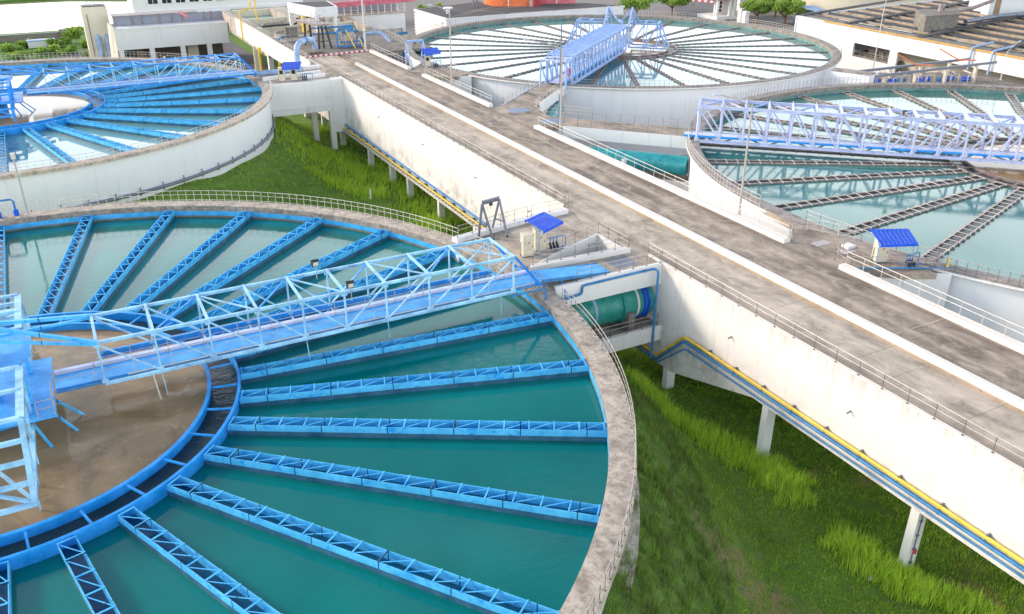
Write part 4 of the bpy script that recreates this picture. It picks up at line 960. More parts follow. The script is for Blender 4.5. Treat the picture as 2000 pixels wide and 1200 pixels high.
railing([(54.2, 43.6, 0), (57.0, 42.1, 0), (61.3, 39.4, 0)], 'railing with a blue pipe at its foot on the near edge of the right platform', step=1.6)
railing([(54.0, 50.3, .0), (55.7, 51.6, .0)], 'short railing closing the kerb end before the right-hand platform', step=1.5)
railing([(56.8, 46.8, 0), (54.6, 45.6, 0), (54.2, 44.2, 0)], 'small grey railing at the gap in front of the right-hand shelter', step=1.3)
pipe('thin blue pipe lying along the near edge of the right-hand platform', [(54.4, 43.2, .12), (57.2, 41.8, .12), (61.3, 39.6, .12)], .07, 'pipeblue', collars=False)
b = thing('elbow_pipe', 'yellow valve elbow at the corner of the right-hand platform', 'pipe', (61.4, 40, 0)); MB().tube([(61.1, 39.9, .1), (61.1, 39.9, .5), (61.3, 40.1, .65), (61.8, 40.2, .65)], .11, 10).build('elbow', 'yellow', b, True)
railing(arcpts(C4, R34+1.38, 199, 222), 'curved railing on the near rim of the right-hand tank, right of the shelter', step=1.9, group='curved rim railings')
railing(arcpts(C4, R34+1.38, 175, 139), 'curved pale railing on the rim of the right-hand tank beside the causeway', step=1.7, mat='rail_white', group='curved rim railings')
railing(arcpts(C4, R34+1.38, 135, 44), 'curved railing on the far rim of the right-hand tank', step=2.0, group='curved rim railings')
railing(arcpts(C3, R34+1.38, 216, 184), 'curved railing on the rim of the far round tank by the triangular gap', step=2.0, group='curved rim railings')
railing(arcpts(C3, R34+1.38, 176, 95), 'curved railing on the far left rim of the far round tank, before the black roof', step=2.2, group='curved rim railings')
railing(arcpts(C3, R34+1.38, 93, 20), 'curved railing on the far rim of the far round tank, before the trees', step=2.2, mat='rail_white', group='curved rim railings')
railing(arcpts(C3, R34+1.38, 18, -40), 'curved railing at the right end of the far round tank', step=2.2, mat='rail_white', group='curved rim railings')
railing(arcpts(C3, R34+1.38, -44, -136), 'curved railing on the near rim of the far round tank', step=2.0, group='curved rim railings')
t = thing('tank_platform', 'concrete platform carrying the far lilac hoist and small shelter', 'platform', (57, 137, 0))
arc3 = [angp(C3, R34+1.5, d)[:2] for d in np.linspace(200, 182, 8)]
MB().prism([(XE, 139.2), (XE, 132.6), (57.5, 129.5)]+arc3+[(58.0, 144)], -.5, -.004).build('slab', 'deckR', t)
MB().beam((XE+.1, 132.3, -2.4), (60.8, 129.6, -2.4), .3, 4.6).build('front_wall', 'white_old', t)

# ------------------------------------------------------------------ lamp posts
def lamp(label, x, y, z, h, ax, ay, al=4.2, r=.11, head=True, mat='steel', rise=1.1):
    t = thing('lamp_post', label, 'lamp post', (x, y, z), 'lamp posts')
    MB().tube([(x, y, z), (x, y, z+h*.5), (x, y, z+h)], [r, r*.8, r*.6], 10).build('pole', mat, t, True)
    MB().box(x-.18, y-.18, z, x+.18, y+.18, z+.06).build('base_plate', mat, t)
    d = Vector((ax, ay, 0)).normalized(); p = Vector((x, y, z+h)); q = p+d*al+Vector((0, 0, rise))
    MB().tube([p-Vector((0, 0, .2)), p+d*al*.5+Vector((0, 0, rise*.6)), q], r*.45, 8).build('arm', mat, t, True)
    if head:
        a, u = frame_of(d); b = MB(); e = q+d*.75+Vector((0, 0, .1))
        b.hexa([q-a*.07-u*.03, q+a*.07-u*.03, e+a*.12-u*.04, e-a*.12-u*.04, q-a*.05+u*.05, q+a*.05+u*.05, e+a*.08+u*.06, e-a*.08+u*.06]); b.build('lamp_head', 'lilac_lt', t)
        b = MB(); b.beam(q+d*.25-u*.055, q+d*.68-u*.055+Vector((0, 0, .07)), .15, .03); b.build('lens', 'cream', t)
    return t
lamp('grey lamp post on the kerb in front of the lilac truss bridge', 53.95, 56.8, .4, 10.3, -1, .15, 3.4, .12)
lamp('tall lamp post on the kerb near the floor gratings, before a slim mast', 53.95, 89.5, .4, 10.4, -1, .1, 4.2, .13)
lamp('lamp post on the kerb before the far blue shelter', 53.95, 122.2, .4, 10.8, -1, .1, 2.6, .14)
lamp('white lamp post rising at the red and white kerb', 52.9, 159.4, .2, 13.5, -1, 1, 2.0, .2, mat='rail_white')
q = thing('mast', 'slim grey mast behind the lamp post near the floor gratings', 'mast', (59.0, 98.2, 0)); MB().tube([(59, 98.2, 0), (59, 98.2, 6), (59, 98.2, 12)], [.14, .12, .08], 10).build('pole', 'grey', q, True); b = MB(); b.box(58.8, 97.95, 3.2, 59.2, 98.05, 3.9); b.build('box', 'rail_white', q)
q = thing('mast', 'short post with a box-shaped lamp on the far rim of the nearest tank', 'lamp post', (-4.9, 89.3, 0)); MB().tube([(-4.9, 89.3, 0), (-4.9, 89.3, 5.4)], [.1, .08], 10).build('pole', 'steel', q, True); b = MB(); b.box(-5.1, 89.1, 5.4, -4.7, 89.5, 5.95); b.build('lamp_box', 'cream', q)
q = thing('pump_pipes', 'pair of blue bent pipes on the far rim of the nearest tank', 'pipe', (-7, 89.6, 0))
for k, (x, h) in enumerate(((-7.2, 1.35), (-5.75, 1.6))):
    MB().tube([(x-1.6, 89.5, 0), (x-1.6, 89.5, h-.2), (x-1.4, 89.5, h), (x-.3, 89.5, h), (x-.1, 89.5, h-.2), (x-.1, 89.5, 0)], .1, 10).build('pipe', 'pipeblue', q, True)
    MB().cyl(x-.1, 89.5, 0, .55, .22, 12).build('valve', 'roofblue', q, True)
q = thing('sampling_pole', 'pale green sampling pole hanging from the nearest bridge into the muddy pool', 'pole', (1.9, 50.7, 0)); MB().beam((1.6, 50.6, 1.0), (1.75, 50.4, -.9), .07, .07).build('pole', 'cream', q)
for i, u in enumerate((9.3, 18.45, 24.2, 33.0)):
    q = thing('hanger_rod', ['pair of thin blue rods dipping into the muddy pool under the nearest bridge', 'thin rod hanging below the nearest bridge over the outer ring', 'thin rod with a hook hanging below the middle of the nearest bridge', 'thin rod hanging below the landing end of the nearest bridge'][i], 'rod', P1(u, -1.4, .8), 'rods hanging under the nearest bridge')
    MB().beam(P1(u, -1.44, .75), P1(u+.1, -1.44, -1.25), .05, .05).build('rod', 'trussblue', q)
    if i == 0: MB().beam(P1(u-.5, -1.44, .75), P1(u-.35, -1.44, -1.0), .05, .05).build('rod', 'trussblue', q)
q = thing('marker_post', 'small white marker post standing in the bright grass', 'post', (gz(724, 386, ZG).x, gz(724, 386, ZG).y, ZG)); b = MB(); p = gz(724, 386, ZG); b.cyl(p.x, p.y, ZG-.2, ZG+1.2, .12, 10); b.build('post', 'stripewhite', q)
for px, py, s, lb in ((1257, 745, .34, 'pale loose rock near the short column by the ledge'), (1332, 842, .25, 'small white rock in the tall grass'), (1700, 1130, .22, 'small white litter lump in the bright tuft by the last column')):
    p = gz(px, py, ZG); b = MB(); ro = []
    for k in range(3):
        for j in range(7): ro.append((p.x+s*(1-.35*k)*math.cos(j*.9)*random.uniform(.7, 1.1), p.y+s*(1-.35*k)*math.sin(j*.9)*random.uniform(.7, 1.1), ZG+k*s*.55))
    b.v = ro; b.f = [tuple(k*7+x for x in (j, (j+1) % 7, 7+(j+1) % 7, 7+j)) for k in range(2) for j in range(7)]+[tuple(range(14, 21))]
    tag(b.build('rock', 'rim'), lb, 'rock', 'loose pale rocks')

# ------------------------------------------------------------------ background, left
def facade(t, y, x0, x1, z0, z1, depth, mat='white', name='wall'):
    return MB().box(x0, y, z0, x1, y+depth, z1).build(name, mat, t)
t = thing('intake_tower', 'tall pale block with two grey arched pipes on its face', 'tower', (12, 240, -11))
MB().box(8.9, 238, -11.4, 14.6, 243, 1.9).build('block', 'creamwall', t)
MB().box(9.3, 238.4, 1.902, 11.6, 242.6, 2.1).build('roof_opening', 'dark', t); MB().box(11.9, 238.4, 1.902, 14.2, 242.6, 2.1).build('roof_opening', 'dark', t)
for x in (11.4, 13.4): MB().tube([(x, 237.5, -11.2), (x, 237.5, -6.2), (x, 237.9, -5.2), (x, 238.6, -4.7)], .62, 14).build('arched_pipe', 'greyblue', t, True)
MB().tube([(9.9, 237.9, -11), (9.9, 237.9, .3)], .1, 6).build('conduit', 'rawconc', t)
MB().box(8.6, 237.7, -9.6, 14.7, 237.96, -9.3).build('ledge', 'creamwall', t)
t = thing('pump_house', 'long white pump house raised on pillars, with dark openings underneath', 'building', (28, 226, -11))
MB().box(14.4, 225, -6.6, 40.0, 236, -2.0).build('wall', 'white', t); MB().box(14.2, 224.8, -1.99, 40.1, 225.3, -1.7).build('parapet', 'white', t)
for x in (14.6, 21.4, 28.4, 34.6): MB().box(x, 225.1, -11.4, x+1.1, 226.2, -6.6).build('pillar', 'white', t)
MB().box(19, 231, -11, 20.5, 232, -6.7).build('stand', 'brownwood', t); MB().box(30.5, 229, -11, 33.0, 231, -6.7).build('stand', 'creamwall', t)
MB().box(14.4, 235.6, -11.2, 40, 235.9, -6.65).build('back_wall', 'rawconc', t)
MB().hexa([(13.2, 228, -11.4), (14.38, 225, -11.4), (14.38, 236, -11.4), (13.2, 236, -11.4), (13.8, 226, -1.4), (14.38, 225, -1.4), (14.38, 236, -1.4), (13.8, 236, -1.4)]).build('side_wall', 'creamwall', t)
t = thing('glazed_penthouse', 'dark glazed penthouse with brown frames on the white pump house roof', 'penthouse', (24, 232, -2))
MB().box(15.2, 231.5, -1.98, 42.5, 236, .1).build('glazing', 'louvre', t)
b = MB()
for x in (15.1, 19.1, 21.4, 25.2, 28.2, 30.6, 35.8, 37.4, 42.4): b.box(x, 231.3, -1.97, x+.28, 231.48, .3)
b.box(15.0, 231.2, .12, 34.5, 236.2, .3); b.build('frame', 'brown', t)
MB().beam((30, 229.6, .55), (31.3, 226.2, -.2), .35, .35).build('gutter', 'pinkroof', t)
t = thing('window_building', 'white building with a row of small dark windows behind the pump house', 'building', (40, 288, -11))
MB().box(24.6, 285, -11.3, 75, 300, 9).build('wall', 'white', t)
for i in range(9):
    x = 29.0+i*3.9
    w = MB().box(x, 284.9, -3.3, x+2.6, 284.98, -.6).build('window', 'glass', t)
    f = MB(); f.box(x-.15, 284.8, -3.45, x+2.75, 284.95, -3.31); f.box(x-.15, 284.8, -.59, x+2.75, 284.95, -.4); f.box(x+1.22, 284.82, -3.3, x+1.36, 284.89, -.6); f.box(x, 284.82, -2.0, x+2.6, 284.89, -1.88); f.build('frame', 'stripewhite', w)
MB().box(23.8, 284, -6.0, 75, 284.99, -5.4).build('ledge', 'white', t)
t = thing('boundary_wall', 'low grey boundary wall by the lake at the far left', 'wall', (-10, 283, -11)); MB().box(-60, 283, -11.3, 5.8, 283.5, -9.4).build('wall', 'rawconc', t); MB().box(-60, 282.9, -9.39, 5.9, 283.6, -9.2).build('coping', 'grey', t); MB().box(3.8, 282.6, -11.2, 5.9, 284, -8.6).build('end_pier', 'rawconc', t)
t = thing('hut', 'small white hut among the bushes by the lake wall', 'hut', (-4, 268, -11)); b = gy(80, 90, 268); MB().box(b.x-3, 268, -11.2, b.x+3.5, 270, -9.2).build('wall', 'white', t); MB().box(b.x-3.2, 267.7, -9.19, b.x+3.7, 270.2, -8.95).build('roof', 'greyblue', t)
t = thing('hoop', 'bright blue pipe arch at the far left edge behind the left tank', 'pipe', (-10, 220, -11))
b = gy(2, 108, 215); MB().tube([(b.x-.5, 215, -11), (b.x-.5, 215, -6.2), (b.x, 215, -5.6), (b.x+1.8, 215, -5.6), (b.x+3.0, 215, -6.8)], .35, 10).build('pipe', 'pipeblue', t, True)
tag(MB().prism([(-14, 236), (28, 196), (40, 160), (46, 160), (46, 262), (8, 262)], -10.99, -10.93).build('service_road', 'asphalt'), kind='structure')
tag(MB().prism([(-1500, 398), (10, 398), (40, 382), (90, 420), (300, 600), (-1500, 700)], -13, -11.5).build('far_bank', M['grass']), kind='structure')

# trees and bushes ---------------------------------------------------------
def foliage(cx, cy, cz, rx, ry, rz, n, leaf, seed):
    g = np.random.default_rng(seed)
    k = max(4, int(n/170)); cen = g.normal(0, 1, (k, 3)); cen /= np.linalg.norm(cen, axis=1)[:, None]; cen *= g.uniform(.2, 1.0, (k, 1))
    cen[:, 2] = np.abs(cen[:, 2])*g.choice([1, 1, -.5], k)
    wt = g.integers(0, k, n); P = cen[wt]+g.normal(0, 1, (n, 3))*g.uniform(.09, .2, (k, 1))[wt]; P = P*np.array([rx, ry, rz])+np.array([cx, cy, cz])
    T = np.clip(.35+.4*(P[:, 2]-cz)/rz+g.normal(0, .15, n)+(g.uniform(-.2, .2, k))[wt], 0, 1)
    a = g.normal(0, 1, (n, 3)); a /= np.linalg.norm(a, axis=1)[:, None]; b = np.cross(a, g.normal(0, 1, (n, 3))); b /= np.linalg.norm(b, axis=1)[:, None]
    s = leaf*g.uniform(.6, 1.3, (n, 1)); v = np.empty((n, 4, 3)); v[:, 0] = P-a*s; v[:, 1] = P-b*s*.5; v[:, 2] = P+a*s; v[:, 3] = P+b*s*.5
    return v, T
def leafmesh(name, v, T, parent):
    n = len(v); me = bpy.data.meshes.new(name); me.from_pydata(v.reshape(-1, 3).tolist(), [], [(4*i, 4*i+1, 4*i+2, 4*i+3) for i in range(n)])
    at = me.attributes.new('tint', 'FLOAT', 'POINT'); at.data.foreach_set('value', np.repeat(T, 4).astype(np.float32)); me.materials.append(M['leaf']); return link(name, me, parent)
def tree(label, x, y, h, r, seed, cat='tree', name='tree', group='trees beyond the far tank', leaf=.42, n=3200):
    t = thing(name, label, cat, (x, y, ZG), group); g = random.Random(seed); b = MB()
    b.tube([(x, y, ZG-.3), (x+.1, y, ZG+h*.25), (x+.2, y+.1, ZG+h*.45)], [.35, .27, .2], 8)
    for k in range(6):
        a = k*1.05+g.random(); b.tube([(x+.1, y, ZG+h*(.22+.03*k)), (x+math.cos(a)*r*.4, y+math.sin(a)*r*.4, ZG+h*.5), (x+math.cos(a)*r*.75, y+math.sin(a)*r*.75, ZG+h*(.62+.1*g.random()))], [.17, .11, .05], 6)
    b.build('trunk', 'bark', t, True)
    v, T = foliage(x, y, ZG+h*.66, r, r, h*.38, n, leaf, seed); leafmesh('crown', v, T, t); return t
def bush(label, px, py, y, r, h, seed, group='bushes behind the farther left tank', n=900):
    p = gy(px, py, y); x = p.x; t = thing('bush', label, 'bush', (x, y, ZG), group)
    v, T = foliage(x, y, ZG+h*.35, r, r, h*.6, n, .4, seed); leafmesh('foliage', v, T, t)
    b = MB(); [b.tube([(x, y, ZG-.1), (x+math.cos(k*2)*r*.4, y+math.sin(k*2)*r*.4, ZG+h*.5)], .06, 5) for k in range(4)]; b.build('stem', 'bark', t)
for i, (px, py, y, r, h, lb) in enumerate(((20, 100, 262, 3.4, 3.0, 'leftmost green bush behind the farther left tank'), (50, 92, 270, 2.6, 2.6, 'bush just left of the small white hut'), (108, 92, 266, 3.4, 3.6, 'dark bush just right of the small white hut'), (138, 85, 272, 3.0, 5.0, 'yellow-green bush standing at the end of the lake wall'), (135, 104, 255, 3.2, 3.0, 'low wide bush in front of the lake wall end'), (172, 105, 243, 1.8, 3.2, 'bright yellow-green bush at the foot of the pale tower'), (85, 104, 256, 3.6, 2.4, 'low hedge-like bush below the small white hut'), (40, 108, 250, 3.8, 2.2, 'low bush near the blue pipe arch'), (150, 57, 292, 3.5, 2.4, 'bush on the lake shore left of the pale tower'), (170, 84, 262, 1.8, 3.2, 'small bush beside the grey service road'))):
    bush(lb, px, py, y, r, h, 20+i, n=1100)
tag(MB().prism([(-60, 240), (-5, 244), (8, 258), (7, 281), (-60, 281)], -10.98, -10.9).build('meadow', M['grass']), kind='structure')

# ------------------------------------------------------------------ filter basins and equipment at the head of the causeway
t = thing('filter_basins', 'open concrete filter basins with pale water and walkways behind the red and white kerb', 'basins', (55, 190, -3))
MB().box(XW-1.2, Y1+.05, -.5, 66, 184, -.01).build('slab', 'rawconc', t)
MB().box(XW-1.3, Y1-6.5, -3.2, XW-1.0, 214, .5).build('west_wall', 'white_cause', t)
for x in (XW-1.0, 52, 63.5): MB().box(x, 184, -4, x+1.2, 232, .05).build('walkway_wall', 'rim', t)
for y in (184, 199, 214, 231): MB().box(XW+.21, y, -4, 63.49, y+.7, -.02).build('cross_wall', 'creamwall', t)
MB().box(XW+.2, 184.1, -1.6, 63.5, 231, -1.5).build('basin_water', 'water_pale', t)
for y in (158.5, 171, 184, 197): MB().box(XW-1.2, y, ZG-.3, XW-.2, y+1.1, -3.2).build('pillar', 'white', t)
for i, (x, y) in enumerate(((47, 189.5), (57, 190.5), (47.5, 203), (58, 204))):
    MB().ring((x, y), 3.6, 3.9, -1.4, .02, seg=40).build('round_well', 'rim', t, True)
railing([(XW-1.15, 151.8, .5), (XW-1.15, 213, .5)], 'railing along the top of the far basin wall, passing the bent pipe', step=2.4, mat='rail_white')
railing([(52.1, 185, .05), (52.1, 231, .05)], 'left railing of the basin walkway behind the steel tower', step=2.6, mat='rail_white')
railing([(53.1, 185, .05), (53.1, 231, .05)], 'right railing of the basin walkway behind the steel tower', step=2.6, mat='rail_white')
railing([(62.3, 159.5, .0), (64.0, 184, .05)], 'railing on the right of the equipment yard, before the white building', step=2.2, mat='rail_white')
k = thing('striped_kerb', 'red and white striped kerb closing the head of the causeway', 'kerb', (47, 158.8, 0))
for i in range(26):
    f0, f1 = i/26, (i+1)/26; p = Vector((XW-.6, 158.0, .14)).lerp(Vector((XE+.0, 159.6, .14)), f0); q = Vector((XW-.6, 158.0, .14)).lerp(Vector((XE+.0, 159.6, .14)), f1)
    MB().beam(p, q, .32, .3).build('painted_block', 'red' if i % 2 else 'stripewhite', k)
# steel platform tower
t = thing('steel_tower', 'dark rusty steel tower with a railed platform behind the striped kerb', 'tower', (47, 168, 0))
for x, y, tx in ((44.9, 172, 45.2), (46.1, 171.6, 46.0), (46.0, 166.4, 46.3), (47.1, 166.8, 47.0), (48.4, 166.3, 47.6)): MB().beam((x, y, 0), (tx, y+.2, 4.2), .34, .3).build('leg', 'dark', t)
MB().hexa([(43.6, 174.5, 4.2), (46.0, 166, 4.2), (48.3, 166, 4.2), (47.3, 175.2, 4.2), (43.6, 174.5, 4.5), (46.0, 166, 4.5), (48.3, 166, 4.5), (47.3, 175.2, 4.5)]).build('platform', 'brown', t)
b = MB()
for a, c in (((43.6, 174.5), (46.0, 166)), ((46, 166), (48.3, 166)), ((48.3, 166), (47.3, 175.2))):
    for z in (5.1, 5.6): b.tube([(a[0], a[1], z), (c[0], c[1], z)], .05, 5)
    for f in np.linspace(0, 1, 5): b.tube([(a[0]+(c[0]-a[0])*f, a[1]+(c[1]-a[1])*f, 4.5), (a[0]+(c[0]-a[0])*f, a[1]+(c[1]-a[1])*f, 5.6)], .04, 5)
b.build('platform_railing', 'brown', t)
b = MB(); [b.beam((46.0, 166.4+.2, z), (48.3, 166.4+.2, z+.01), .1, .1) for z in (1.3, 2.6)]; b.pieces('tie', 'dark', t)
t = thing('hydrant', 'pale blue valve pedestal between the legs of the dark steel tower', 'valve', (45.1, 166.6, 0)); b = MB(); b.cyl(45.1, 165.8, 0, .2, .5, 12); b.cyl(45.1, 165.8, .2, 2.3, .17, 12); b.box(44.85, 165.55, 1.9, 45.35, 166.05, 2.5); b.build('body', 'greyblue', t, True)
t = thing('gate_house', 'white open-sided frame building with a flat parapet roof above the steel tower', 'building', (52, 187, 0))
for x, y in ((48.6, 196), (51.4, 185.2), (55.3, 185.4), (56.4, 195)): MB().box(x-.35, y-.35, -.3, x+.35, y+.35, 4.2).build('column', 'white', t)
bb = MB(); bb.prism([(48.2, 196.5), (51.0, 184.8), (55.9, 184.9), (57.0, 195.6)], 3.2, 5.2); bb.build('parapet', 'white', t)
bb = MB(); bb.prism([(48.9, 195.9), (51.5, 185.5), (55.5, 185.6), (56.4, 195.0)], 5.202, 5.25); bb.build('roof', 'rubber', t)
b = MB(); b.box(49.5, 190, -.3, 50.3, 191, 3.0); b.box(53.0, 192, 0, 53.8, 192.6, 2.6); b.pieces('yellow_gear', 'yellow', t)
t = thing('pump_skid', 'silver pump skid with blue pipes and a blue panel behind the striped kerb', 'machine', (52, 166, 0))
b = MB(); b.box(49.4, 164.4, .25, 54.7, 164.8, .55); b.box(49.4, 167.2, .25, 54.7, 167.6, .55); b.box(49.4, 164.8, .25, 49.7, 167.2, .5); b.build('skid_frame', 'pipeblue', t)
b = MB()
for k in range(7): b.cyl(49.9+.62*k, 165.6+.2*(k % 2), .5, 1.5+.35*(k % 3), .27, 12)
b.cyl(50.4, 166.8, .5, 2.7, .4, 14); b.cyl(52.6, 166.6, .5, 3.0, .5, 14); b.pieces('vessel', 'steel', t, True)
b = MB(); b.tube([(49.6, 166, .4), (49.6, 166, 2.9), (49.9, 166, 3.3), (51.0, 166, 3.3)], .18, 10); b.tube([(53.4, 166, 1.5), (54.4, 166, 1.5), (54.9, 166, .6)], .3, 12); b.tube([(49.6, 165.1, 1.1), (54.4, 165.1, 1.1)], .1, 8); b.pieces('pipes', 'pipeblue', t, True)
b = MB(); b.box(50.5, 165.0, 2.9, 52.6, 165.3, 4.2); b.build('panel', 'pipeblue', t)
b = MB(); b.beam((51.0, 164.9, 3.4), (52.3, 163.6, -.0), .16, .16); b.beam((53.6, 164.9, 1.9), (54.0, 163.9, 0), .14, .14); b.pieces('yellow_prop', 'yellow', t)
t = thing('switch_unit', 'grey boxed unit on a low steel frame left of the dark steel tower', 'machine', (43.5, 178, 0))
MB().box(42.6, 177.4, .7, 45.0, 178.6, 2.7).build('box', 'rawconc', t); b = MB(); b.box(41.2, 176.8, .1, 48.6, 177.0, .3); [b.box(41.3+.9*k, 176.85, .1, 41.36+.9*k, 176.95, 1.4) for k in range(9)]; b.box(41.3, 176.85, 1.3, 48.6, 176.95, 1.4); b.build('frame', 'steel', t); b = MB(); b.tube([(40.9, 178, .5), (42.2, 178, .9), (42.6, 178, 1.2)], .25, 10); b.build('blue_pipe', 'pipeblue', t, True)
b = MB()
t = thing('block_stack', 'row of loose concrete blocks lying behind the striped kerb', 'blocks', (43.5, 160.5, 0))
for k in range(4): MB().box(41.9+.95*k, 160.2+.3*k, 0, 42.6+.95*k, 162+.3*k, .5).build('block', 'rawconc', t)
for nm, pts, mm, r in (('tall yellow pipe loop at the left corner of the far basins', [(39.6, 206, -3.4), (39.6, 206, 2.6), (40.4, 206.4, 3.0), (42.2, 207, 3.0), (42.4, 207, 5.0), (43.8, 209, 5.1), (44.0, 209, .1)], 'yellow', .17), ('yellow vertical pipe on the far basin wall by the dark openings', [(39.5, 189.6, -11), (39.5, 189.6, -2.6)], 'yellow', .3), ('second yellow vertical pipe nearer on the far basin wall', [(39.5, 172.5, -9), (39.5, 172.5, -2.9)], 'yellow', .22), ('pale green vertical pipe beside the yellow pipe on the far basin wall', [(38.7, 191, -11), (38.7, 191, -2.4)], 'cream', .22), ('dark pipe running across the far basins', [(42, 196, .6), (50, 197, .6), (50, 197, 1.8), (60, 199, 1.8)], 'dark', .22), ('big blue pipe bending down at the right end of the equipment yard', [(57.2, 172, 1.2), (59.8, 170.5, 1.6), (61.0, 168, .2), (61.0, 167, -2)], 'greyblue', .36), ('blue pipes running behind the dark steel tower', [(48.5, 180, .7), (58.5, 180, .7)], 'pipeblue', .2), ('second blue pipe behind the dark steel tower', [(48.5, 181.5, 1.6), (57.5, 181.5, 1.6)], 'pipeblue', .16)):
    pipe(nm, pts, r, mm, collars=False)
t = thing('canopy_building', 'white building with a long pink-red canopy on its terrace', 'building', (73, 208, -11))
MB().box(61.2, 208, -3.6, 79.8, 224, .0).build('wall', 'white', t); MB().box(60.8, 207.5, .01, 80.2, 224, .25).build('terrace', 'rim', t)
MB().box(61.2, 214, -11.3, 79.8, 224, -3.61).build('lower_wall', 'white', t)
for x in (66.0, 72.8, 79.0): MB().box(x, 208.1, -11.3, x+.8, 209.2, -3.61).build('pillar', 'white', t)
b = MB(); n = 10
for i in range(n):
    a0, a1 = PI*.12+PI*.76*i/n, PI*.12+PI*.76*(i+1)/n
    b.hexa([(58, 206-2.0*math.cos(a0), 1.9+1.6*math.sin(a0)), (81, 206-2.0*math.cos(a0), 2.3+1.6*math.sin(a0)), (81, 206-2.0*math.cos(a1), 2.3+1.6*math.sin(a1)), (58, 206-2.0*math.cos(a1), 1.9+1.6*math.sin(a1))]+[(x, y, z+.1) for x, y, z in ((58, 206-2.0*math.cos(a0), 1.9+1.6*math.sin(a0)), (81, 206-2.0*math.cos(a0), 2.3+1.6*math.sin(a0)), (81, 206-2.0*math.cos(a1), 2.3+1.6*math.sin(a1)), (58, 206-2.0*math.cos(a1), 1.9+1.6*math.sin(a1)))])
b.build('canopy', 'pinkroof', t)
for i in range(12): MB().box(60.9+1.7*i, 207.7, .26, 61.1+1.7*i, 207.9, 2.9).build('canopy_post', 'rail_white', t)
b = MB()
for z in (.7, 1.2): b.box(60.9, 207.6, z, 80.0, 207.66, z+.06)
b.build('terrace_rail', 'rail_white', t)
MB().box(62, 212, .27, 79, 213, 2.6).build('inner_wall', 'louvre', t)
for nm, pts, mm, r in (('upper blue pipe crossing the openings of the canopy building', [(64, 206.5, -5.0), (79.6, 206.5, -4.6)], 'pipeblue', .3), ('thin yellow pipe between the blue pipes of the canopy building', [(66, 205.5, -6.0), (84, 205.0, -5.4)], 'yellow', .12), ('lower blue pipe before the canopy building reaching the far round tank', [(66, 204, -7.0), (74, 204, -6.6), (86, 203, -5.9)], 'roofblue', .32), ('vertical blue pipe dropping below the canopy building', [(77.5, 204.3, -6.4), (77.5, 204.3, -10.6)], 'pipeblue', .35)):
    pipe(nm, pts, r, mm, collars=False)

# ------------------------------------------------------------------ background, centre and right
t = thing('black_roof_building', 'long white building with a black flat roof behind the far round tank', 'building', (118, 225, -11))
rfp = [(872, 36), (1218, 11), (1148, 6.5), (1060, 8), (1056, 13), (962, 13), (935, 3), (810, 18)]
rf = [tuple(gz(a, b_, -2.9)[:2]) for a, b_ in rfp]
MB().prism(rf, -11.3, -3.4).build('wall', 'white_tank', t)
rc = (sum(p[0] for p in rf)/8, sum(p[1] for p in rf)/8)
MB().prism([(rc[0]+(p[0]-rc[0])*1.012, rc[1]+(p[1]-rc[1])*1.012) for p in rf], -3.39, -2.95).build('parapet', 'white', t)
MB().prism([(rc[0]+(p[0]-rc[0])*.985, rc[1]+(p[1]-rc[1])*.985) for p in rf], -2.949, -2.90).build('roof', 'rubber', t)
b = MB()
for k in range(6): b.beam((97+2.2*k, 217+1.8*k, -2.88), (103+2.2*k, 219+1.8*k, -2.88), .16, .03)
b.beam((112, 217, -2.88), (100, 232, -2.88), .15, .03); b.beam((101, 222, -2.88), (123, 226, -2.88), .15, .03); b.pieces('roof_seam', 'rim', t)
b = MB()
for k in range(7): b.box(93.1, 216, -4.6-k*.8, 93.38, 235.5, -4.2-k*.8)
b.pieces('louvre', 'stripewhite', t)
t = thing('roof_vent', 'small white mushroom-shaped vent on the black roof', 'vent', (98.5, 222, -2.9)); b = MB(); b.cyl(97.6, 222, -2.9, -1.6, .55, 12); b.cyl(97.6, 222, -1.6, -1.3, 1.3, 14); b.build('hood', 'stripewhite', t, True)
t = thing('roof_vent', 'pair of thin grey vent pipes on the back of the black roof', 'vent', (107, 230, -2.9)); b = MB(); b.cyl(110, 232, -2.9, -1, .25, 8); b.cyl(111, 232, -2.9, -1, .25, 8); b.pieces('pipes', 'grey', t, True)
for px, r, y, mm, lb in ((1009, 6.7, gz(1009, 13, -2.9).y+1.5, 'orange', 'orange round storage tank behind the black roof, left of the two'), (1102, 6.6, gz(1102, 8, -2.9).y+2, 'red', 'darker red round storage tank behind the black roof')):
    p = gy(px, 10, y); y += r-3.4; t = thing('storage_tank', lb, 'storage tank', (p.x, y, ZG), 'round storage tanks'); MB().cyl(p.x, y+3, ZG-.2, 3, r, 48).build('shell', 'orange' if mm == 'orange' else 'pinkroof', t, True); MB().cyl(p.x, y+3, 3.01, 3.5, r+.2, 48).build('top_rim', 'orange', t, True); MB().tube([(p.x-r*.4, y+3-r*.95, ZG), (p.x-r*.4, y+3-r*.95, 3)], .15, 6).build('ladder', 'stripewhite', t)
for i, (px, pyb, y, r, h, lb) in enumerate(((1242, 26, 240, 6.0, 6.8, 'round green tree left of the pair at the top of the far tank'), (1312, 26, 243, 6.2, 7.0, 'round green tree right of the pair at the top of the far tank'), (1478, 46, 213, 5.4, 7.6, 'bushy bright green tree right of the columned porch'), (1532, 48, 206, 5.2, 7.8, 'spreading green tree beside the right-hand white building'), (1514, 30, 222, 5.0, 8.5, 'taller green tree behind the spreading one'), (1668, 12, 232, 3.4, 5.5, 'small dark tree between the houses and the cream tank'))):
    p = gy(px, pyb, y); tree(lb, p.x, y, h, r, 60+i, n=5200)
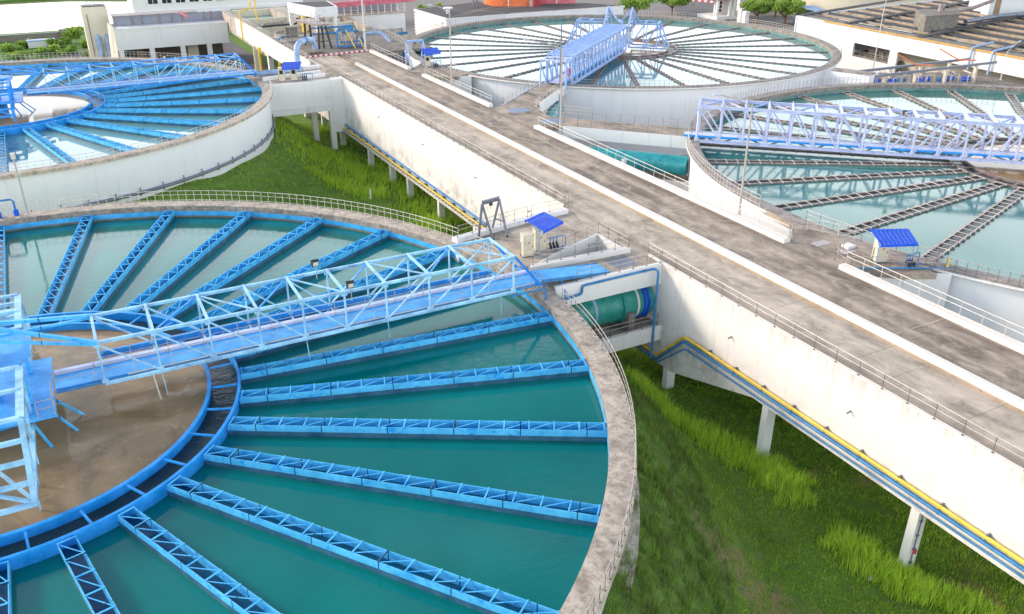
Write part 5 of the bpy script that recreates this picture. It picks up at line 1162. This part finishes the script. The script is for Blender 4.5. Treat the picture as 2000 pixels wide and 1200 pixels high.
for i, (px, y, h, lb) in enumerate(((826, 262, 5.2, 'small green tree behind the left end of the black roof'), (858, 266, 5.6, 'second small tree behind the black roof'), (960, 300, 5, 'little tree at the foot of the orange tank'))):
    p = gy(px, 14, y); tree(lb, p.x, y, h, 2.6, 90+i, group='small trees behind the black roof', n=1500, leaf=.35)
b = MB(); b.prism([tuple(gz(x, y, ZG)[:2]) for x, y in ((1325, 40), (1315, 8), (1345, -30), (1480, -40), (1430, 20), (1420, 60))], -10.97, -10.92); tag(b.build('road', 'asphalt'), kind='structure')
k = thing('striped_kerb', 'distant red and white striped kerb along the road at the top edge', 'kerb', tuple(gz(1360, 6, ZG)))
p0, p1 = gz(1318, 0, ZG), gz(1460, 12, ZG)
for i in range(24): MB().beam(p0.lerp(p1, i/24)+Vector((0, 0, .35)), p0.lerp(p1, (i+1)/24)+Vector((0, 0, .35)), .5, .7).build('painted_block', 'red' if i % 2 else 'stripewhite', k)
# columned porch
t = thing('porch', 'small white porch with round columns and a dark red roof', 'porch', (197, 226, ZG))
for px in (1400, 1424, 1432, 1446):
    p = gy(px, 30, 225); MB().cyl(p.x, 225, ZG-.2, -4.4, .55, 12).build('column', 'stripewhite', t, True)
x0, x1 = gy(1397, 30, 225).x, gy(1458, 30, 225).x
MB().hexa([(x0-1, 223, -4.6), (x1+1.5, 223, -4.6), (x1+2.5, 236, -4.6), (x0-1, 236, -4.6), (x0+3, 229, -1.8), (x1-1, 229, -1.8), (x1, 233, -1.8), (x0+3, 233, -1.8)]).build('roof', 'pinkroof', t)
MB().box(x0, 224, ZG-.2, x1, 234, ZG+1.1).build('base', 'white', t); MB().box(x0+3, 229, ZG+1.1, x1-1, 229.6, -4.61).build('inner_wall', 'white', t)
b = MB()
for k in range(3): b.cyl(x0+5.2, 228.9, ZG+1.9+k*1.2, ZG+2.7+k*1.2, .42, 12)
b.pieces('round_opening', 'dark', t)
t = thing('gate_pillar', 'pair of short white gate pillars beside the porch', 'pillar', tuple(gz(1452, 48, ZG)))
for px, py in ((1446, 44), (1454, 50)): p = gz(px, py, ZG); MB().box(p.x-.8, p.y-.8, ZG, p.x+.8, p.y+.8, ZG+4.2).build('pillar', 'white', t)
t = thing('house', 'pale blue-white house with a dark window behind the trees', 'house', (222, 222, ZG))
p, q = gy(1450, 0, 238), gy(1568, 0, 238)
MB().box(p.x, 238, ZG-.2, q.x, 250, -2).build('wall', 'white_tank', t)
w = gy(1554, 12, 238); f = MB().box(w.x-1.4, 237.8, w.z-1.2, w.x+1.4, 237.98, w.z+1.2).build('window', 'glass', t); MB().box(w.x-.06, 237.7, w.z-1.2, w.x+.06, 237.79, w.z+1.2).build('mullion', 'grey', f)
t = thing('awning', 'long light blue sheet awning beside the pale blue-white house', 'awning', (225, 212, ZG))
A, B_, C_, D_ = gz(1560, 13, -5.5), gz(1588, 12, -5.5), gz(1622, 24, -6.8), gz(1604, 28, -6.8)
bb = MB(); bb.hexa([A, D_, C_, B_, A+Vector((0, 0, .15)), D_+Vector((0, 0, .15)), C_+Vector((0, 0, .15)), B_+Vector((0, 0, .15))]); bb.build('sheet', 'greyblue', t)
for p in (A, B_, C_, D_): MB().tube([(p.x, p.y, ZG), tuple(p)], .12, 6).build('post', 'grey', t)
MB().beam((A.x+3, A.y+3, -8.5), (D_.x+2, D_.y+3, -8.5), 3, 4.5).build('store', 'louvre', t)
t = thing('silo', 'cream corrugated silo at the top edge behind the houses', 'silo', (245, 245, ZG)); p = gy(1605, 0, 250); MB().cyl(p.x, 250, ZG, 6, 3.4, 24).build('shell', 'creamwall', t, True); MB().beam((p.x-6, 248, -6), (p.x-1, 248, 2), .5, .5).build('chute', 'brown', t)
p = gy(1640, 22, 205)
t = thing('storage_tank', 'big low cream round tank behind the right-hand filter roof', 'storage tank', (p.x+22, 215, ZG), 'round storage tanks'); MB().cyl(p.x+22, 219, ZG-.2, -3.6, 22, 64).build('shell', 'creamwall', t, True); MB().cyl(p.x+22, 219, -3.59, -2.9, 22.5, 64).build('roof_rim', 'stripewhite', t, True); MB().cyl(p.x+22, 219, -2.89, -1.9, 15, 64).build('roof', 'creamwall', t, True)

# right-hand filter building
t = thing('filter_building', 'large white filter building with open roof basins crossed by beams', 'building', (162, 130, ZG))
def xw(y): return 162.2-(159-y)*.082
ys = [30, 60, 98, 115, 128.8, 139.5, 159]
F = [(162.2, 159.3), (xw(30), 30), (300, 22), (300, 175), (225, 166)]
def wallseg(ya, yb, z0, z1, nm='wall', mt='white'): return MB().prism([(xw(ya), ya), (xw(yb), yb), (xw(yb)+.5, yb), (xw(ya)+.5, ya)], z0, z1).build(nm, mt, t)
wallseg(30, 159.2, -3.6, -.2); wallseg(139.6, 159.2, ZG-.3, -3.61); wallseg(129, 139.59, ZG-.3, -6.5); wallseg(126.8, 128.99, ZG-.3, -3.61, 'pillar')
MB().prism([(xw(30)+5, 30), (xw(139)+5, 139.5), (xw(139)+5.4, 139.5), (xw(30)+5.4, 30)], ZG-.3, -3.61).build('recessed_wall', 'creamwall', t)
MB().prism([(162.0, 159.21), (225, 166), (225, 166.4), (162.0, 159.6)], ZG-.3, -.2).build('end_wall', 'white', t)
MB().prism([(xw(30)+.51, 30), (xw(159)+.51, 159.2), (225, 166), (300, 175), (300, 22)], -3.58, -3.3).build('basin_floor', 'rawconc', t)
MB().prism([(xw(30)+3.2, 30), (xw(159)+3.2, 158.6), (224, 165), (299, 174), (299, 23)], -1.2, -1.1).build('basin_water', 'water_pale', t)
MB().prism([(xw(30)+.51, 30), (xw(159)+.51, 159.2), (xw(159)+3.2, 159.2), (xw(30)+3.2, 30)], -.7, -.12).build('roof_edge', 'rawconc', t)
b = MB(); b.prism([(xw(30)-.3, 30), (xw(150)-.3, 150), (xw(150)-.02, 150), (xw(30)-.02, 30)], -.42, -.08); b.build('gutter', 'ochre', t)
for i in range(17):                      # beams roughly parallel to the facade
    x = 4.2+i*3.6; MB().prism([(xw(30)+x, 30), (xw(159)+x, 159+x*.1), (xw(159)+x+.5, 159+x*.1), (xw(30)+x+.5, 30)], -.6, -.2).build('roof_beam', 'beamtan' if i % 2 else 'rubber', t)
for y in (60, 84, 104, 122, 143, 158): MB().prism([(xw(y)+1, y), (224, y+14), (224, y+15.6), (xw(y)+1, y+1.3)], -.19, .14).build('cross_walk', 'rubber', t)
b = MB()
for y in (131, 133.5, 135.5): b.cyl(xw(y)+3.4, y, -6.5, -4.0, .35, 10)
b.tube([(xw(129)+3, 130, -4.6), (xw(139)+3, 138, -4.6)], .25, 8); b.pieces('machinery', 'brown', t, True)
MB().prism([(xw(129), 129), (xw(139.6), 139.6), (xw(139)+5, 139.6), (xw(129)+5, 129)], -6.49, -6.3).build('balcony_floor', 'rawconc', t)
railing([(xw(129)+.3, 129.3, -6.3), (xw(139)+.3, 139.3, -6.3)], 'railing in the recessed opening of the filter building', step=1.6, mat='rail_white')
for y in (104, 108.6): pipe('pale blue downpipe %s on the front of the filter building' % ('nearest the viewer' if y < 105 else 'second from the viewer'), [(xw(y)+6, y+.4, .5), (xw(y)-.5, y, .1), (xw(y)-.5, y, -4.3)], .22, 'greyblue', 'downpipes on the filter building', collars=False)
t = thing('concrete_box', 'dark stained concrete box standing in the roof basin of the filter building', 'concrete box', (176, 130, -1))
MB().prism([(168.5, 128.5), (177.9, 127.5), (185.0, 134.0), (174.5, 136)], -1.3, 2.7).build('walls', 'rawconc', t); MB().prism([(168.2, 128.2), (178.1, 127.2), (185.4, 134.1), (174.4, 136.4)], 2.71, 3.0).build('lid', 'rawconc', t); MB().tube([(176, 131, 3.0), (176, 131, 3.9), (176.4, 131.2, 4.3), (177.4, 131.6, 4.2), (177.8, 131.8, 3.4)], .5, 12).build('vent_pipe', 'brown', t, True)
pipe('brown pipe running from the concrete box to the white roof house', [(184, 134, 2.3), (196, 137, 2.2), (205, 139, 3.0), (207, 139.5, 3.2)], .45, 'brown', collars=False)
pipe('dark pipe on low stands in front of the white roof house', [(184, 130, .6), (197, 131, .9), (230, 131, .6)], .5, 'grey', collars=True)
t = thing('roof_house', 'white house with a louvred window standing on the filter building roof', 'house', (214, 142, -1)); MB().prism([(204.5, 139), (214.5, 134.5), (226, 146), (215, 152)], -1.3, 9).build('wall', 'white', t)
p = gx(1945, 12, 206); MB().prism([(205.6, 138.2), (206.8, 137.7), (206.9, 137.9), (205.7, 138.4)], -.5, 3.4).build('door', 'brownwood', t); MB().prism([(209.2, 136.6), (212.6, 135.1), (212.7, 135.3), (209.3, 136.8)], 3.4, 6.4).build('louvre', 'brownwood', t)
# equipment between the right tank and the filter building
zb = -3.2
tt = thing('equipment_deck', 'low concrete deck carrying pumps in front of the filter building', 'deck', (136, 112, ZG)); MB().prism([(122, 104), (154, 88), (157, 108), (132, 120)], ZG, zb-1.2).build('slab', 'rawconc', tt)
tt = thing('gantry_crane', 'long grey twin-beam gantry with orange arms over the blue pumps', 'gantry', (140, 106, zb))
for dy in (0, -4.5):
    A = Vector((124.5-dy*.2, 109+dy, -1.8)); B_ = Vector((151.5-dy*.3, 104.5+dy, -.9)); MB().beam(A, B_, .4, .4).build('runway_beam', 'grey', tt)
    for f in (.12, .36, .6, .84): p = A.lerp(B_, f); MB().beam((p.x, p.y, zb-1.2), (p.x, p.y, p.z-.2), .5, .5).build('post', 'creamwall', tt)
for f in (.5, .85): p = Vector((124.5, 109, -1.8)).lerp(Vector((151.5, 104.5, -.9)), f); MB().beam(p+Vector((-2.6, 1, 2.2)), p+Vector((.4, -1.2, .3)), .2, .2).build('orange_arm', 'orange', tt); MB().beam(p+Vector((.4, -1.2, .3)), p+Vector((3.6, -2.4, .2)), .2, .2).build('orange_arm', 'orange', tt)
for i in range(9):
    x = 128.5+i*2.35; y = 107.5-i*.75+(i % 2)*.8; t = thing('pump', ['blue motor pump before the filter building, %s' % w for w in ('leftmost of the row', 'second from left', 'third from left', 'fourth from left', 'middle of the row', 'fourth from right', 'third from right', 'second from right', 'rightmost of the row')][i], 'pump', (x, y, zb-1.2), 'blue motor pumps')
    b = MB(); b.tube([(x-.6, y, zb-.4), (x+.7, y-.1, zb-.4)], .5, 14); b.tube([(x+.7, y-.1, zb-.4), (x+1.0, y-.1, zb-.4)], .3, 10); b.build('motor', 'roofblue' if i % 3 else 'pipeblue', t, True)
    b = MB(); b.box(x-.7, y-.5, zb-1.2, x+1.0, y+.4, zb-.92); b.tube([(x+1.1, y-.1, zb-1.0), (x+1.1, y-.1, zb+.5), (x+1.1, y+1.5, zb+.7)], .2, 8); b.pieces('base_and_riser', 'steel', t)
    b = MB(); b.box(x-.9, y-1.1, zb-1.2, x-.8, y-1.0, zb+.6); b.box(x+.9, y-1.2, zb-1.2, x+1.0, y-1.1, zb+.6); b.box(x-.9, y-1.12, zb+.5, x+1.0, y-1.02, zb+.6); b.pieces('guard', 'cream', t)
t = thing('stair', 'pale metal stair against the front of the filter building', 'stair', (146, 118, -8)); b = MB()
for k in range(12): b.box(148+.0, 121-.7*k*.6, -6.4-.24*k, 149.2, 121.4-.7*k*.6, -6.3-.24*k)
b.pieces('tread', 'steel', t); b = MB(); b.tube([(148, 121.4, -5.4), (148, 116.2, -8.2)], .06, 6); b.tube([(149.2, 121.4, -5.4), (149.2, 116.2, -8.2)], .06, 6); b.build('handrail', 'cream', t)
t = thing('stored_box', 'small white box beside the steps between the two right tanks', 'box', (108, 101, -4)); b = gz(1668, 158, -3.6); MB().box(b.x-1.4, b.y-1, -5, b.x+1.4, b.y+1, -2.6).build('box', 'white', t)
p = gx(1632, 150, 128); lamp('thin lamp post at the left corner of the filter building', 143.5, 134, -9.5, 10.0, 1, -.2, 3.6, .12, mat='rail_white')
lamp('thin tall white pole in front of the filter building', 149.5, 124, -6.5, 13, 1, 0, .3, .12, head=False, mat='rail_white')
lamp('thin lamp post at the right before the filter building', 137.5, 88.5, -.6, 4.6, 1, .2, 3.4, .08, mat='rail_white')
# landing box between the two right-hand tanks
t = thing('link_platform', 'small railed white concrete link between the two right-hand tanks', 'platform', (127, 112, 0))
p = gz(1640, 135, 0); MB().prism([(p.x-1.5, p.y+.5), (p.x+.5, p.y+1), (p.x+3.0, p.y-5), (p.x+1, p.y-5.6)], -5, -.3).build('block', 'white_tank', t); MB().prism([(p.x-1.5, p.y+.5), (p.x+.5, p.y+1), (p.x+3.0, p.y-5), (p.x+1, p.y-5.6)], -.29, 0).build('slab', 'rim_old', t)

# ------------------------------------------------------------------ sky, sun, haze
w = bpy.data.worlds.new('World'); scene.world = w; w.use_nodes = True; nt = w.node_tree
sky = nt.nodes.new('ShaderNodeTexSky'); sky.sky_type = 'NISHITA'; sky.sun_disc = False
SEL, SAZ = R(24), R(-48)            # azimuth measured from +Y towards +X
sky.sun_elevation = SEL; sky.sun_rotation = SAZ; sky.dust_density = 2.5; sky.air_density = 1.0; sky.ozone_density = 1.2
N, L = nt.nodes, nt.links                # thin bright cloud over the clear sky, thickest low down
tc = N.new('ShaderNodeTexCoord'); sp = N.new('ShaderNodeSeparateXYZ'); L.new(tc.outputs['Generated'], sp.inputs[0])
cl = noise(N, L, 2.2, 7, .62, sc=(1, 1, 2.6), dist=.5, coord=tc.outputs['Generated'])
low = ramp(N, L, sp.outputs['Z'], [(0.0, 1.0), (.30, .97), (.44, .55), (.6, .08), (1, 0)])
mask = ramp(N, L, math_n(N, L, 'ADD', cl, math_n(N, L, 'MULTIPLY', low, .32)), [(.52, 0), (.74, .95)])
cc = mixc(N, L, low, (3.2, 3.9, 5.0), (13.3, 13.9, 14.2))
L.new(mixc(N, L, mask, sky.outputs[0], cc), N['Background'].inputs[0]); N['Background'].inputs[1].default_value = .15
s = bpy.data.lights.new('sun', 'SUN'); s.energy = 2.1; s.angle = R(9.0); s.color = (1, .83, .66)
so = bpy.data.objects.new('sun', s); col.objects.link(so)
d = Vector((math.sin(SAZ)*math.cos(SEL), math.cos(SAZ)*math.cos(SEL), math.sin(SEL)))
so.rotation_euler = (-d).to_track_quat('-Z', 'Y').to_euler()
scene.render.engine = 'CYCLES'
scene.view_settings.view_transform = 'Standard'; scene.view_settings.look = 'None'; scene.view_settings.exposure = .55; scene.view_settings.gamma = 1
scene.cycles.max_bounces = 6
print('objects', len(bpy.data.objects))

for o in bpy.data.objects:
    if 'label' in o and not 4 <= len(o['label'].replace('-', ' ').split()) <= 16: print('LABEL', len(o['label'].split()), o.name, o['label'])
